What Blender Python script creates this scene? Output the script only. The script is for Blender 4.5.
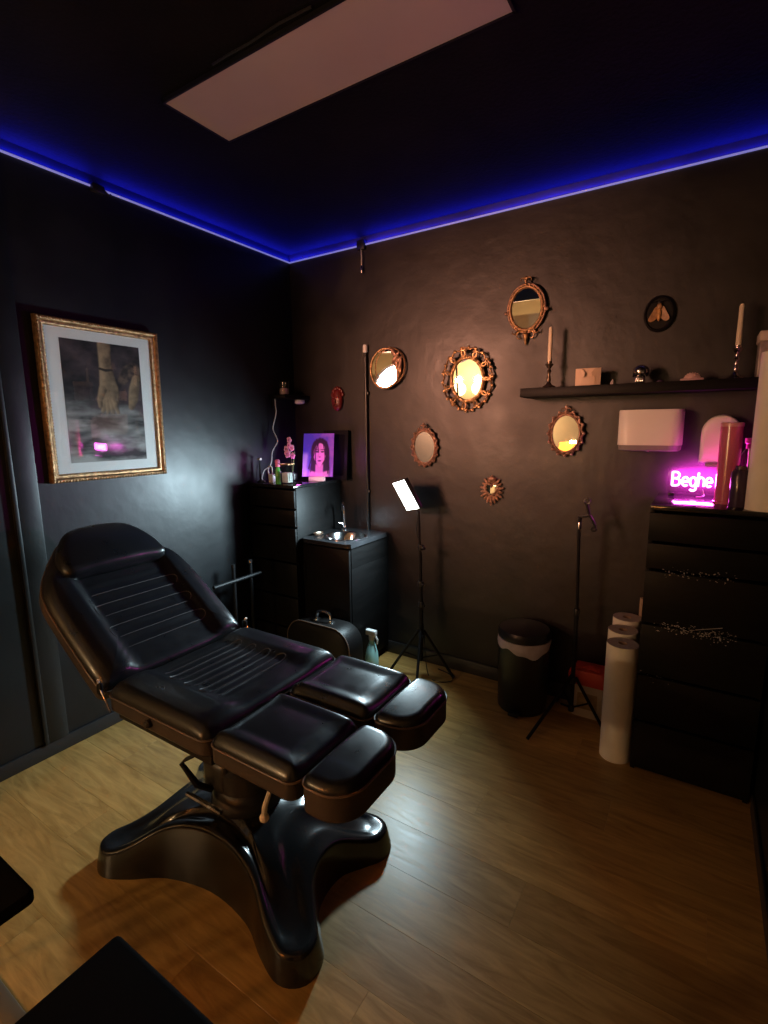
import bpy, bmesh, math, random
from mathutils import Vector, Matrix
random.seed(7)
for o in list(bpy.data.objects): bpy.data.objects.remove(o)
SC = bpy.context.scene
COL = SC.collection
PI = math.pi
R = math.radians
V = Vector

# ------------------------------------------------------------------ camera
YAW, PITCH, ROLL, FPX = R(32.445), R(9.596), R(-0.515), 500.07
CAM = V((2.5382, -2.7959, 1.5470))
fw = V((-math.sin(YAW)*math.cos(PITCH), math.cos(YAW)*math.cos(PITCH), -math.sin(PITCH)))
rt0 = V((math.cos(YAW), math.sin(YAW), 0)); up0 = rt0.cross(fw)
rt = math.cos(ROLL)*rt0 + math.sin(ROLL)*up0
up = -math.sin(ROLL)*rt0 + math.cos(ROLL)*up0
cd = bpy.data.cameras.new('camera'); cam = bpy.data.objects.new('camera', cd); COL.objects.link(cam)
cam.matrix_world = Matrix(((rt.x, up.x, -fw.x, CAM.x), (rt.y, up.y, -fw.y, CAM.y), (rt.z, up.z, -fw.z, CAM.z), (0, 0, 0, 1)))
cd.sensor_fit = 'VERTICAL'; cd.sensor_height = 24; cd.lens = 24*FPX/1024; cd.clip_start = 0.02
SC.camera = cam
# ------------------------------------------------------------------ world, exposure
w = bpy.data.worlds.new('world'); SC.world = w; w.use_nodes = True
w.node_tree.nodes['Background'].inputs[0].default_value = (0.25, 0.3, 0.45, 1)
w.node_tree.nodes['Background'].inputs[1].default_value = 0.002
SC.view_settings.view_transform = 'Standard'; SC.view_settings.look = 'None'
SC.view_settings.exposure = 0.0; SC.view_settings.gamma = 1.0; SC.view_settings.use_curve_mapping = False
P_LED, P_BULB, P_SPOT, P_STRIP, P_NEON, P_PRINT = 23.0, 165.0, 10.0, 5.0, 5.4, 0.7

# ------------------------------------------------------------------ materials
MATS = {}
def mat(name, col, rough=0.5, metal=0.0, var=0.0, vscale=8.0, bump=0.0, bscale=40.0, emit=None, es=0.0, coat=0.0, trans=0.0, spec=0.5, stretch=(1, 1, 1), rvar=0.0, alpha=1.0, sss=0.0, bdist=0.01):
    if name in MATS: return MATS[name]
    m = bpy.data.materials.new(name); m.use_nodes = True
    nt = m.node_tree; b = nt.nodes['Principled BSDF']
    b.inputs['Base Color'].default_value = (*col, 1)
    b.inputs['Roughness'].default_value = rough; b.inputs['Metallic'].default_value = metal
    b.inputs['Coat Weight'].default_value = coat; b.inputs['Transmission Weight'].default_value = trans
    b.inputs['Specular IOR Level'].default_value = spec; b.inputs['Alpha'].default_value = alpha
    if emit: b.inputs['Emission Color'].default_value = (*emit, 1); b.inputs['Emission Strength'].default_value = es
    if var or bump or rvar:
        tc = nt.nodes.new('ShaderNodeTexCoord'); mp = nt.nodes.new('ShaderNodeMapping'); mp.inputs['Scale'].default_value = stretch
        nt.links.new(tc.outputs['Object'], mp.inputs[0])
    if var or rvar:
        n = nt.nodes.new('ShaderNodeTexNoise'); n.inputs['Scale'].default_value = vscale; n.inputs['Detail'].default_value = 5
        nt.links.new(mp.outputs[0], n.inputs['Vector'])
        if var:
            r = nt.nodes.new('ShaderNodeValToRGB')
            r.color_ramp.elements[0].position = .3; r.color_ramp.elements[1].position = .7
            r.color_ramp.elements[0].color = (*[c*(1-var) for c in col], 1); r.color_ramp.elements[1].color = (*[min(1, c*(1+var)) for c in col], 1)
            nt.links.new(n.outputs['Fac'], r.inputs[0]); nt.links.new(r.outputs[0], b.inputs['Base Color'])
        if rvar:
            mr = nt.nodes.new('ShaderNodeMapRange'); mr.inputs[1].default_value = .3; mr.inputs[2].default_value = .7
            mr.inputs[3].default_value = max(0, rough-rvar); mr.inputs[4].default_value = min(1, rough+rvar)
            nt.links.new(n.outputs['Fac'], mr.inputs[0]); nt.links.new(mr.outputs[0], b.inputs['Roughness'])
    if bump:
        n2 = nt.nodes.new('ShaderNodeTexNoise'); n2.inputs['Scale'].default_value = bscale; n2.inputs['Detail'].default_value = 6
        bp = nt.nodes.new('ShaderNodeBump'); bp.inputs['Strength'].default_value = bump; bp.inputs['Distance'].default_value = bdist
        nt.links.new(mp.outputs[0], n2.inputs['Vector']); nt.links.new(n2.outputs['Fac'], bp.inputs['Height']); nt.links.new(bp.outputs[0], b.inputs['Normal'])
    MATS[name] = m
    return m

def wood_mat(name, c1, c2, rough):
    m = bpy.data.materials.new(name); m.use_nodes = True; nt = m.node_tree; b = nt.nodes['Principled BSDF']
    L = nt.links.new; N = nt.nodes.new
    oi = N('ShaderNodeObjectInfo'); tc = N('ShaderNodeTexCoord'); mp = N('ShaderNodeMapping'); mp.inputs['Scale'].default_value = (1.6, 11, 1)
    mul = N('ShaderNodeMath'); mul.operation = 'MULTIPLY'; mul.inputs[1].default_value = 37.0
    cmb = N('ShaderNodeCombineXYZ'); L(oi.outputs['Random'], mul.inputs[0]); L(mul.outputs[0], cmb.inputs[0]); L(mul.outputs[0], cmb.inputs[1])
    L(cmb.outputs[0], mp.inputs['Location']); L(tc.outputs['Object'], mp.inputs[0])
    n = N('ShaderNodeTexNoise'); n.inputs['Scale'].default_value = 2.2; n.inputs['Detail'].default_value = 7; n.inputs['Distortion'].default_value = 1.4; n.inputs['Roughness'].default_value = .62
    L(mp.outputs[0], n.inputs['Vector'])
    r = N('ShaderNodeValToRGB'); r.color_ramp.elements[0].position = .32; r.color_ramp.elements[1].position = .66
    r.color_ramp.elements[0].color = (*c1, 1); r.color_ramp.elements[1].color = (*c2, 1); L(n.outputs['Fac'], r.inputs[0])
    mr = N('ShaderNodeMapRange'); mr.inputs[3].default_value = .82; mr.inputs[4].default_value = 1.12; L(oi.outputs['Random'], mr.inputs[0])
    mx = N('ShaderNodeMix'); mx.data_type = 'RGBA'; mx.blend_type = 'MULTIPLY'; mx.inputs[0].default_value = 1
    L(r.outputs[0], mx.inputs[6]); L(mr.outputs[0], mx.inputs[7]); L(mx.outputs[2], b.inputs['Base Color'])
    r2 = N('ShaderNodeMapRange'); r2.inputs[3].default_value = rough-.07; r2.inputs[4].default_value = rough+.1; L(n.outputs['Fac'], r2.inputs[0]); L(r2.outputs[0], b.inputs['Roughness'])
    bp = N('ShaderNodeBump'); bp.inputs['Strength'].default_value = .06; bp.inputs['Distance'].default_value = .004; L(n.outputs['Fac'], bp.inputs['Height']); L(bp.outputs[0], b.inputs['Normal'])
    b.inputs['Specular IOR Level'].default_value = .45
    return m

def glass_mat(name, tint=(1, 1, 1), refl=1.0):
    m = bpy.data.materials.new(name); m.use_nodes = True; nt = m.node_tree
    for n in list(nt.nodes):
        if n.type == 'BSDF_PRINCIPLED': nt.nodes.remove(n)
    out = [n for n in nt.nodes if n.type == 'OUTPUT_MATERIAL'][0]
    t = nt.nodes.new('ShaderNodeBsdfTransparent'); t.inputs[0].default_value = (*tint, 1)
    g = nt.nodes.new('ShaderNodeBsdfGlossy'); g.inputs['Roughness'].default_value = 0.02; g.inputs[0].default_value = (refl, refl, refl, 1)
    lw = nt.nodes.new('ShaderNodeLayerWeight'); lw.inputs[0].default_value = .5
    pw_ = nt.nodes.new('ShaderNodeMath'); pw_.operation = 'POWER'; pw_.inputs[1].default_value = 5
    f = nt.nodes.new('ShaderNodeMapRange'); f.inputs[3].default_value = .045; f.inputs[4].default_value = 1.0
    nt.links.new(lw.outputs['Facing'], pw_.inputs[0]); nt.links.new(pw_.outputs[0], f.inputs[0])
    mx = nt.nodes.new('ShaderNodeMixShader')
    nt.links.new(f.outputs[0], mx.inputs[0]); nt.links.new(t.outputs[0], mx.inputs[1]); nt.links.new(g.outputs[0], mx.inputs[2]); nt.links.new(mx.outputs[0], out.inputs[0])
    return m

def shade_mat(name, col, dens):
    m = bpy.data.materials.new(name); m.use_nodes = True; nt = m.node_tree
    b = nt.nodes['Principled BSDF']; out = [n for n in nt.nodes if n.type == 'OUTPUT_MATERIAL'][0]
    b.inputs['Base Color'].default_value = (*col, 1); b.inputs['Roughness'].default_value = .8
    t = nt.nodes.new('ShaderNodeBsdfTranslucent'); t.inputs[0].default_value = (*col, 1)
    mx = nt.nodes.new('ShaderNodeMixShader'); mx.inputs[0].default_value = dens
    nt.links.new(b.outputs[0], mx.inputs[1]); nt.links.new(t.outputs[0], mx.inputs[2]); nt.links.new(mx.outputs[0], out.inputs[0])
    return m

M = dict(
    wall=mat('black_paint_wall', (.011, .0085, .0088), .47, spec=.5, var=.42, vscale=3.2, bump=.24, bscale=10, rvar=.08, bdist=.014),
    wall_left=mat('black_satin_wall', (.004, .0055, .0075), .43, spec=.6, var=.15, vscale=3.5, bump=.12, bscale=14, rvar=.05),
    ceil=mat('black_paint_ceiling', (.0065, .0065, .0075), .85, spec=.08, var=.2, vscale=5, bump=.25, bscale=60),
    trim=mat('black_gloss_trim', (.03, .028, .028), .4, var=.2, vscale=6, bump=.1),
    hall=mat('cream_wall', (.32, .275, .20), .8, var=.05, bump=.05),
    hallc=mat('hall_ceiling', (.22, .19, .15), .8, var=.05, bump=.05),
    black_wood=mat('black_brown_veneer', (.006, .0055, .0055), .48, spec=.13, var=.25, vscale=6, bump=.05, stretch=(1, 1, 8)),
    black_matte=mat('black_matte', (.004, .004, .004), .75, spec=.05, var=.2),
    black_plastic=mat('black_plastic', (.014, .014, .015), .35, bump=.03, bscale=150),
    black_metal=mat('black_metal', (.008, .008, .009), .5, spec=.2, var=.1),
    leather=mat('black_leather', (.012, .0128, .0148), .31, spec=.42, bump=.10, bscale=260, bdist=.002, coat=.15, rvar=.04, vscale=18),
    leather_warm=mat('brown_leather_warm_lit', (.034, .024, .021), .55, bump=.10, bscale=260, bdist=.002),  # browner than the cushion tops, partly warm lamplight put into the colour
    piping=mat('brown_piping', (.11, .075, .06), .45, var=.1),
    thread=mat('grey_thread', (.085, .08, .078), .6, var=.1),
    base=mat('glossy_black_moulding', (.012, .012, .013), .20, var=.1, coat=.25),
    chrome=mat('chrome', (.75, .75, .77), .12, metal=1, rvar=.04),
    steel=mat('brushed_steel', (.62, .62, .63), .22, metal=1, rvar=.06, vscale=30),
    gold=mat('antique_gold', (.46, .28, .14), .36, metal=.85, var=.45, vscale=60, bump=.6, bscale=220, bdist=.004),
    gold2=mat('dark_gold', (.24, .14, .075), .42, metal=.8, var=.5, vscale=70, bump=.5, bscale=240, bdist=.004),
    bronze=mat('bronze', (.29, .17, .12), .42, metal=.75, var=.5, vscale=60, bump=.4, bscale=200),
    mirror=mat('mirror', (.90, .88, .84), .015, metal=1, var=.01),
    mirror_old=mat('dull_mirror', (.40, .40, .40), .22, metal=1, var=.06, vscale=12),
    white=mat('white_plastic', (.72, .70, .68), .4, var=.03),
    paper=mat('white_paper', (.90, .82, .72), .85, var=.04, vscale=14),
    papere=mat('paper_roll_end', (.50, .42, .36), .9, var=.12, vscale=60),
    card=mat('brown_card', (.40, .27, .18), .85, var=.1),
    wax=mat('ivory_wax', (.70, .60, .45), .5, var=.05),
    mat_board=mat('white_mat_board', (.84, .86, .84), .9, var=.03),
    panel=mat('white_diffuser', (.42, .37, .37), .55, var=.02),
    cable=mat('white_cable', (.60, .60, .58), .5, var=.05),
    liner=mat('bin_liner_film', (.62, .56, .62), .35, var=.12, vscale=22, bump=.5, bscale=30),
    teal=mat('teal_plastic', (.42, .80, .80), .3, var=.06),
    red=mat('red_plastic', (.66, .07, .04), .42, var=.08),
    offwhite=mat('cream_plastic', (.66, .56, .44), .5, var=.06),
    pinkglass=mat('pink_bottle', (.48, .10, .17), .16, var=.08),
    purpleglass=mat('dark_bottle', (.045, .025, .05), .2, var=.1),
    redmask=mat('red_lacquer_mask', (.13, .015, .015), .35, var=.3, vscale=40, bump=.3),
    petal=mat('pink_petal', (.80, .42, .72), .6, var=.15, vscale=40),
    stem=mat('green_stem', (.10, .22, .06), .6, var=.1),
    green=mat('green_bottle', (.10, .42, .08), .25, var=.15),
    silver=mat('silver_skull', (.55, .54, .53), .25, metal=1, var=.2, vscale=40),
    amber=mat('amber_wing', (.28, .15, .06), .45, var=.35, vscale=60, bump=.3),
    fuzz=mat('moth_body', (.45, .24, .08), .6, var=.4, vscale=80, bump=.4),
    swab=mat('cotton', (.80, .78, .76), .9, var=.04),
    plank=wood_mat('oak_laminate', (.31, .168, .045), (.53, .315, .098), .33),
    plank2=wood_mat('hall_oak_laminate', (.34, .19, .07), (.50, .30, .12), .4),
    subfloor=mat('dark_subfloor', (.03, .02, .012), .8, var=.1),
    glass=glass_mat('picture_glass'),
    jar=glass_mat('jar_glass', (.93, .96, .95)),
    acrylic=glass_mat('clear_acrylic', (.92, .88, .92)),
    strip=mat('strip_diffuser', (.3, .3, .5), .5, emit=(.34, .34, 1.0), es=.45, var=.02),
    ledface=mat('led_panel_face', (.9, .9, .9), .5, emit=(.90, 1.0, .97), es=12, var=.01),
    neon=mat('pink_neon', (.9, .5, .8), .4, emit=(1, .42, .92), es=5.0, var=.01),
    neonedge=mat('neon_sleeve', (.8, .1, .6), .4, emit=(1, .02, .75), es=1.4, var=.01),
    bulb=mat('bulb_glow', (.9, .8, .6), .5, emit=(1, .72, .36), es=14, var=.01),
    shade=shade_mat('orange_lampshade', (.95, .45, .13), .78),
)

# ------------------------------------------------------------------ geometry helpers
class G:
    def __init__(s): s.v = []; s.f = []
    def add(s, vs, fs):
        k = len(s.v); s.v += [V(p) for p in vs]; s.f += [tuple(i+k for i in f) for f in fs]; return s
    def box(s, lo, hi, bev=0.0, seg=2):
        bm = bmesh.new(); c = [(a+b)/2 for a, b in zip(lo, hi)]; d = [abs(b-a) for a, b in zip(lo, hi)]
        bmesh.ops.create_cube(bm, size=1, matrix=Matrix.Translation(c) @ Matrix.Diagonal((*d, 1)))
        if bev: bmesh.ops.bevel(bm, geom=bm.edges[:], offset=min(bev, min(d)*.49), segments=seg, affect='EDGES', profile=.5)
        bm.verts.index_update(); s.add([v.co.copy() for v in bm.verts], [[v.index for v in f.verts] for f in bm.faces]); bm.free(); return s
    def tube(s, pts, r, n=8, closed=False, cap=True):
        pts = [V(p) for p in pts]; m = len(pts); rs = r if isinstance(r, (list, tuple)) else [r]*m
        T = []
        for i in range(m):
            a = pts[(i-1) % m] if (closed or i > 0) else pts[i]; b = pts[(i+1) % m] if (closed or i < m-1) else pts[i]
            t = (b-a); T.append(t.normalized() if t.length > 1e-9 else V((0, 0, 1)))
        u = T[0].orthogonal().normalized(); vs = []; fs = []
        for i in range(m):
            u = (u - T[i]*u.dot(T[i])); u = u.normalized() if u.length > 1e-6 else T[i].orthogonal().normalized()
            q = T[i].cross(u)
            for k in range(n):
                a = 2*PI*k/n; vs.append(pts[i] + rs[i]*(math.cos(a)*u + math.sin(a)*q))
        for i in range(m if closed else m-1):
            j = (i+1) % m
            for k in range(n): fs.append((i*n+k, i*n+(k+1) % n, j*n+(k+1) % n, j*n+k))
        if not closed and cap: fs.append(tuple(range(n-1, -1, -1))); fs.append(tuple(range((m-1)*n, m*n)))
        return s.add(vs, fs)
    def lathe(s, prof, n=28, c=(0, 0, 0), sx=1, sy=1, cap=True):
        vs = []; fs = []
        for r, z in prof:
            for k in range(n): a = 2*PI*k/n; vs.append((c[0]+r*sx*math.cos(a), c[1]+r*sy*math.sin(a), c[2]+z))
        for i in range(len(prof)-1):
            for k in range(n): fs.append((i*n+k, i*n+(k+1) % n, (i+1)*n+(k+1) % n, (i+1)*n+k))
        if cap:
            fs.append(tuple(range(n-1, -1, -1))); fs.append(tuple(range((len(prof)-1)*n, len(prof)*n)))
        return s.add(vs, fs)
    def ball(s, c, r, n=12, m=8):
        r = r if isinstance(r, (tuple, list)) else (r, r, r); vs = [(c[0], c[1], c[2]-r[2])]; fs = []
        for i in range(1, m):
            p = PI*i/m
            for k in range(n): a = 2*PI*k/n; vs.append((c[0]+r[0]*math.sin(p)*math.cos(a), c[1]+r[1]*math.sin(p)*math.sin(a), c[2]-r[2]*math.cos(p)))
        vs.append((c[0], c[1], c[2]+r[2]))
        for k in range(n): fs.append((0, 1+(k+1) % n, 1+k))
        for i in range(m-2):
            for k in range(n): a = 1+i*n; fs.append((a+k, a+(k+1) % n, a+n+(k+1) % n, a+n+k))
        e = len(vs)-1; a = 1+(m-2)*n
        for k in range(n): fs.append((a+k, a+(k+1) % n, e))
        return s.add(vs, fs)
    def prism(s, poly, z0, z1):
        n = len(poly); vs = [(x, y, z0) for x, y in poly] + [(x, y, z1) for x, y in poly]
        fs = [tuple(range(n-1, -1, -1)), tuple(range(n, 2*n))] + [(k, (k+1) % n, n+(k+1) % n, n+k) for k in range(n)]
        return s.add(vs, fs)
    def rings(s, rings, cap0=True, cap1=True):
        n = len(rings[0]); vs = [p for r in rings for p in r]; fs = []
        for i in range(len(rings)-1):
            for k in range(n): fs.append((i*n+k, i*n+(k+1) % n, (i+1)*n+(k+1) % n, (i+1)*n+k))
        if cap0: fs.append(tuple(range(n-1, -1, -1)))
        if cap1: fs.append(tuple(range((len(rings)-1)*n, len(rings)*n)))
        return s.add(vs, fs)
    def xf(s, mtx, start=0):
        for i in range(start, len(s.v)): s.v[i] = mtx @ s.v[i]
        return s
    def wall(s):   # author in x-z plane facing -y: (x, y, z) of a lathe/prism drawn in xy -> wall
        return s.xf(Matrix(((1, 0, 0, 0), (0, 0, -1, 0), (0, 1, 0, 0), (0, 0, 0, 1))))
    def mesh(s, name, m, angle=35):
        me = bpy.data.meshes.new(name); me.from_pydata([tuple(p) for p in s.v], [], s.f); me.update()
        bm = bmesh.new(); bm.from_mesh(me); bmesh.ops.recalc_face_normals(bm, faces=bm.faces[:]); bm.to_mesh(me); bm.free()
        me.shade_smooth(); me.set_sharp_from_angle(angle=R(angle)); me.materials.append(m)
        return me
    def build(s, name, m, parent=None, label=None, cat=None, group=None, kind=None, loc=(0, 0, 0), angle=35, offset=None):
        if offset is not None:
            o_ = V(offset)
            for i in range(len(s.v)): s.v[i] = s.v[i]-o_
            loc = o_ if parent is None else loc
        o = bpy.data.objects.new(name, s.mesh(name, m, angle)); COL.objects.link(o); o.location = loc
        if parent: o.parent = parent
        tag(o, label, cat, group, kind)
        return o
def tag(o, label=None, cat=None, group=None, kind=None):
    if label: o['label'] = label
    if cat: o['category'] = cat
    if group: o['group'] = group
    if kind: o['kind'] = kind
    return o
def thing(name, label, cat, loc=(0, 0, 0), rz=0.0, group=None, rot=None):
    o = bpy.data.objects.new(name, None); COL.objects.link(o); o.location = loc; o.rotation_euler = rot or (0, 0, rz); o.empty_display_size = .05
    return tag(o, label, cat, group)
def struct(g, name, m, parent=None, label=None):
    return g.build(name, m, parent, label=label, kind=None if parent else 'structure')
def child(mesh_obj_or_mesh, name, parent, loc=(0, 0, 0), rot=(0, 0, 0), scale=(1, 1, 1)):
    o = bpy.data.objects.new(name, mesh_obj_or_mesh); COL.objects.link(o); o.parent = parent; o.location = loc; o.rotation_euler = rot; o.scale = scale
    return o
def spline(pts, n=8, closed=True):
    P = [V(p) for p in pts]; m = len(P); out = []
    rng = range(m) if closed else range(m-1)
    for i in rng:
        if closed: a, b, c, d = P[i-1], P[i], P[(i+1) % m], P[(i+2) % m]
        else: a, b, c, d = P[max(i-1, 0)], P[i], P[i+1], P[min(i+2, m-1)]
        for k in range(n):
            t = k/n; out.append(.5*((2*b)+(c-a)*t+(2*a-5*b+4*c-d)*t*t+(3*b-a-3*c+d)*t**3))
    if not closed: out.append(P[-1])
    return out
def sm(a, b, x):
    t = max(0, min(1, (x-a)/(b-a))); return t*t*(3-2*t)
def normals2(o):
    n = len(o); out = []
    for i in range(n):
        t = (o[(i+1) % n]-o[i-1]); nn = V((t.y, -t.x)); out.append(nn.normalized())
    return out
def inset(o, d):
    return [p - n*d for p, n in zip(o, normals2(o))]     # outline must run counter-clockwise
def roundrect(x0, x1, y0, y1, r, n=6, extra=4):
    r = r if isinstance(r, (list, tuple)) else [r]*4; pts = []
    for (cx, cy, a0, rr) in ((x1, y0, -90, r[0]), (x1, y1, 0, r[1]), (x0, y1, 90, r[2]), (x0, y0, 180, r[3])):
        ox = cx-rr if cx == x1 else cx+rr; oy = cy-rr if cy == y0 else cy-rr
        oy = cy+rr if cy == y0 else cy-rr
        for k in range(n+1): a = R(a0+90*k/n); pts.append(V((ox+rr*math.cos(a), oy+rr*math.sin(a))))
    out = []
    for i, p in enumerate(pts):                    # refine long straight edges
        q = pts[(i+1) % len(pts)]; out.append(p)
        L = (q-p).length; k = max(1, int(L/.03))
        for j in range(1, k): out.append(p.lerp(q, j/k))
    return out
from mathutils import noise as MN
def painted(name, w_, h_, nx, ny, fn, emit=0.0, rough=.8):
    # a flat printed sheet: the printed colours sit in a colour attribute of a fine grid
    vs = []; cols = []
    for j in range(ny+1):
        for i in range(nx+1):
            u, v = i/nx, j/ny; vs.append((u*w_-w_/2, 0, v*h_)); cols.append(fn(u, v))
    fs = [(j*(nx+1)+i, j*(nx+1)+i+1, (j+1)*(nx+1)+i+1, (j+1)*(nx+1)+i) for j in range(ny) for i in range(nx)]
    me = bpy.data.meshes.new(name); me.from_pydata(vs, [], fs); me.update()
    ca = me.color_attributes.new('ink', 'FLOAT_COLOR', 'POINT')
    ca.data.foreach_set('color', [x for c in cols for x in (c[0], c[1], c[2], 1.0)])
    m = bpy.data.materials.new(name+'_ink'); m.use_nodes = True; nt = m.node_tree; b = nt.nodes['Principled BSDF']; b.inputs['Roughness'].default_value = rough
    at = nt.nodes.new('ShaderNodeVertexColor'); at.layer_name = 'ink'; nt.links.new(at.outputs[0], b.inputs['Base Color'])
    if emit: nt.links.new(at.outputs[0], b.inputs['Emission Color']); b.inputs['Emission Strength'].default_value = emit
    me.materials.append(m); return me
def mixc(a, b, t): t = max(0, min(1, t)); return tuple(x+(y-x)*t for x, y in zip(a, b))
def seg_d(px, py, pl):
    # distance to a polyline with radii [(x, y, r)...] -> signed distance, side
    best = (9, 0, 0)
    for (x0, y0, r0), (x1, y1, r1) in zip(pl[:-1], pl[1:]):
        dx, dy = x1-x0, y1-y0; L2 = dx*dx+dy*dy; t = max(0, min(1, ((px-x0)*dx+(py-y0)*dy)/L2)); qx, qy = x0+dx*t, y0+dy*t
        d = math.hypot(px-qx, py-qy); r = r0+(r1-r0)*t; sd = ((px-qx)*dy-(py-qy)*dx)/(math.sqrt(L2)*max(r, 1e-4))
        if d-r < best[0]: best = (d-r, sd, r)
    return best
def area_light(name, loc, direction, sx, sy, power, col, parent=None, spread=180, xaxis=None):
    l = bpy.data.lights.new(name, 'AREA'); l.shape = 'RECTANGLE'; l.size = sx; l.size_y = sy; l.energy = power; l.color = col; l.spread = R(spread)
    o = bpy.data.objects.new(name, l); COL.objects.link(o); o.location = loc
    z_ = -V(direction).normalized(); x_ = V(xaxis) if xaxis else V((0, 0, 1)).cross(z_)
    x_ = (x_-z_*x_.dot(z_)).normalized(); y_ = z_.cross(x_)
    o.rotation_euler = Matrix(((x_.x, y_.x, z_.x), (x_.y, y_.y, z_.y), (x_.z, y_.z, z_.z))).to_euler()
    if parent: o.parent = parent
    return o
def point_light(name, loc, power, col, radius, parent=None):
    l = bpy.data.lights.new(name, 'POINT'); l.energy = power; l.color = col; l.shadow_soft_size = radius
    o = bpy.data.objects.new(name, l); COL.objects.link(o); o.location = loc
    if parent: o.parent = parent
    return o

# ================================================================== ROOM
W, D, H = 2.83, 2.40, 2.73          # room: x 0..W, y 0..-D
HX0, HX1, HY = -0.9, 3.3, -5.2      # hall behind the camera
struct(G().box((-.1, 0, -.05), (W+.1, .1, H+.1)), 'wall_back', M['wall'])
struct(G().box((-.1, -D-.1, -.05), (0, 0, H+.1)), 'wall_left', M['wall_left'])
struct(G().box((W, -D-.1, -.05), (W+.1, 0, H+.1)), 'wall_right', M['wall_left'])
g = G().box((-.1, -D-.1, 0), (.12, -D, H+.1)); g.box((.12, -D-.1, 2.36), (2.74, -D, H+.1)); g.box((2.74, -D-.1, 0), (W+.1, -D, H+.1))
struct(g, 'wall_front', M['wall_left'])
struct(G().box((-.1, -D-.1, H), (W+.1, .1, H+.1)), 'ceiling', M['ceil'])
floor = struct(G().box((-.1, -D-.02, -.08), (W+.1, .1, -.012)), 'floor', M['subfloor'])
hall_floor = struct(G().box((HX0-.1, HY-.1, -.08), (HX1+.1, -D-.02, -.012)), 'floor_hall', M['subfloor'])
struct(G().box((HX0-.1, HY-.1, -.05), (HX1+.1, HY, H+.1)), 'wall_hall_back', M['hall'])
struct(G().box((HX0-.1, HY, -.05), (HX0, -D-.1, H+.1)), 'wall_hall_left', M['hall'])
struct(G().box((HX1, HY, -.05), (HX1+.1, -D-.1, H+.1)), 'wall_hall_right', M['hall'])
struct(G().box((HX0, -D-.1, -.05), (-.1, -D, H+.1)), 'wall_hall_front_left', M['hall'])
struct(G().box((W+.1, -D-.1, -.05), (HX1, -D, H+.1)), 'wall_hall_front_right', M['hall'])
struct(G().box((HX0-.1, HY-.1, H), (HX1+.1, -D-.1, H+.1)), 'ceiling_hall', M['hallc'])
struct(G().box((-.0, -.014, 0), (W, 0, .085), .004), 'baseboard_back', M['trim'])
struct(G().box((0, -D, 0), (.012, 0, .07), .004), 'baseboard_left', M['trim'])
struct(G().box((W-.012, -D, 0), (W, -.48, .07), .004), 'baseboard_right', M['trim'])
# threshold strip in the opening
struct(G().box((.12, -D-.035, -.01), (2.74, -D+.012, .006), .004), 'trim_1', mat('metal_threshold', (.30, .24, .17), .4, metal=.6, var=.1))
# shallow boxed pilaster on the left wall
g = G().box((0, -1.835, .07), (.018, -1.735, H), .006); struct(g, 'trim_2', M['wall_left'])
g = G().box((0, -1.845, .07), (.024, -1.825, H), .006); struct(g, 'trim_3', M['wall_left'])

# floor planks, running along x, one object each
pm = {}
def plank(parent, x0, x1, y1, wdt, m):
    L = round(x1-x0, 3); key = (L, wdt, m.name)
    if key not in pm: pm[key] = G().box((0, 0, -.012), (L-.0003, wdt-.0003, 0), .0005, 1).mesh('plank', m)
    child(pm[key], 'plank', parent, (x0, y1, 0))
PW = .189
def lay(parent, xa, xb, ya, yb, m, first):
    y = first; row = 0
    while y > yb+.001:
        yl = max(y-PW, yb); top = min(y, ya)
        off = [.59, .10, .86, .33, 1.05][row % 5] if row != 5 else .59
        x = xa
        cuts = [xa]; c = xa-1.285+off+.0
        while c < xb:
            if c > xa+.08 and c < xb-.08: cuts.append(c)
            c += 1.285
        cuts.append(xb)
        for a, b in zip(cuts[:-1], cuts[1:]): plank(parent, a, b, yl, round(top-yl, 3), m)
        y -= PW; row += 1
# rows meet at y = -1.286 and -1.475 as the seam in the foreground shows
lay(floor, 0, W, 0, -D, M['plank'], -1.286+7*PW)
lay(hall_floor, HX0, HX1, -D-.03, HY, M['plank2'], -D-.03)

# ------------------------------------------------------------------ LED strip round the ceiling
st = thing('led_strip', 'blue glowing LED strip running under the ceiling along two walls', 'light strip', (0, 0, 2.672))
G().box((0, -D, .003), (.012, 0, .011), .003).build('diffuser', M['strip'], st)
G().box((.012, -.012, .003), (W, 0, .011), .003).build('diffuser', M['strip'], st)
area_light('strip_light', (.010, -D/2, .014), (.12, 0, 1), D-.02, .008, P_STRIP*D, (.012, .016, 1), st, xaxis=(0, 1, 0))
area_light('strip_light', (W/2, -.010, .014), (0, -.12, 1), W-.02, .008, P_STRIP*W, (.012, .016, 1), st, xaxis=(1, 0, 0))
cl = thing('cable_connector', 'small black connector box with a dangling silver plug on the back wall strip', 'connector', (.622, 0, 2.66))
G().box((-.03, -.03, -.012), (.025, -.002, .045), .004).build('box', M['black_plastic'], cl)
G().tube([(0, -.022, -.01), (.004, -.024, -.06), (.001, -.022, -.105)], .0035, 6).build('cord', M['cable'], cl)
G().lathe([(.004, 0), (.007, .005), (.007, .035), (.004, .045)], 10, (.002, -.022, -.15)).build('plug', M['steel'], cl)
cb = thing('strip_clip', 'small black clip holding the strip on the left wall', 'clip', (0, -1.33, 2.655))
G().box((.001, -.03, 0), (.028, .03, .035), .004).build('clip_body', M['black_plastic'], cb)
G().tube([(.02, .03, .02), (.03, .045, .0), (.02, .06, .012)], .004, 6).build('cord', M['black_plastic'], cb)

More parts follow.
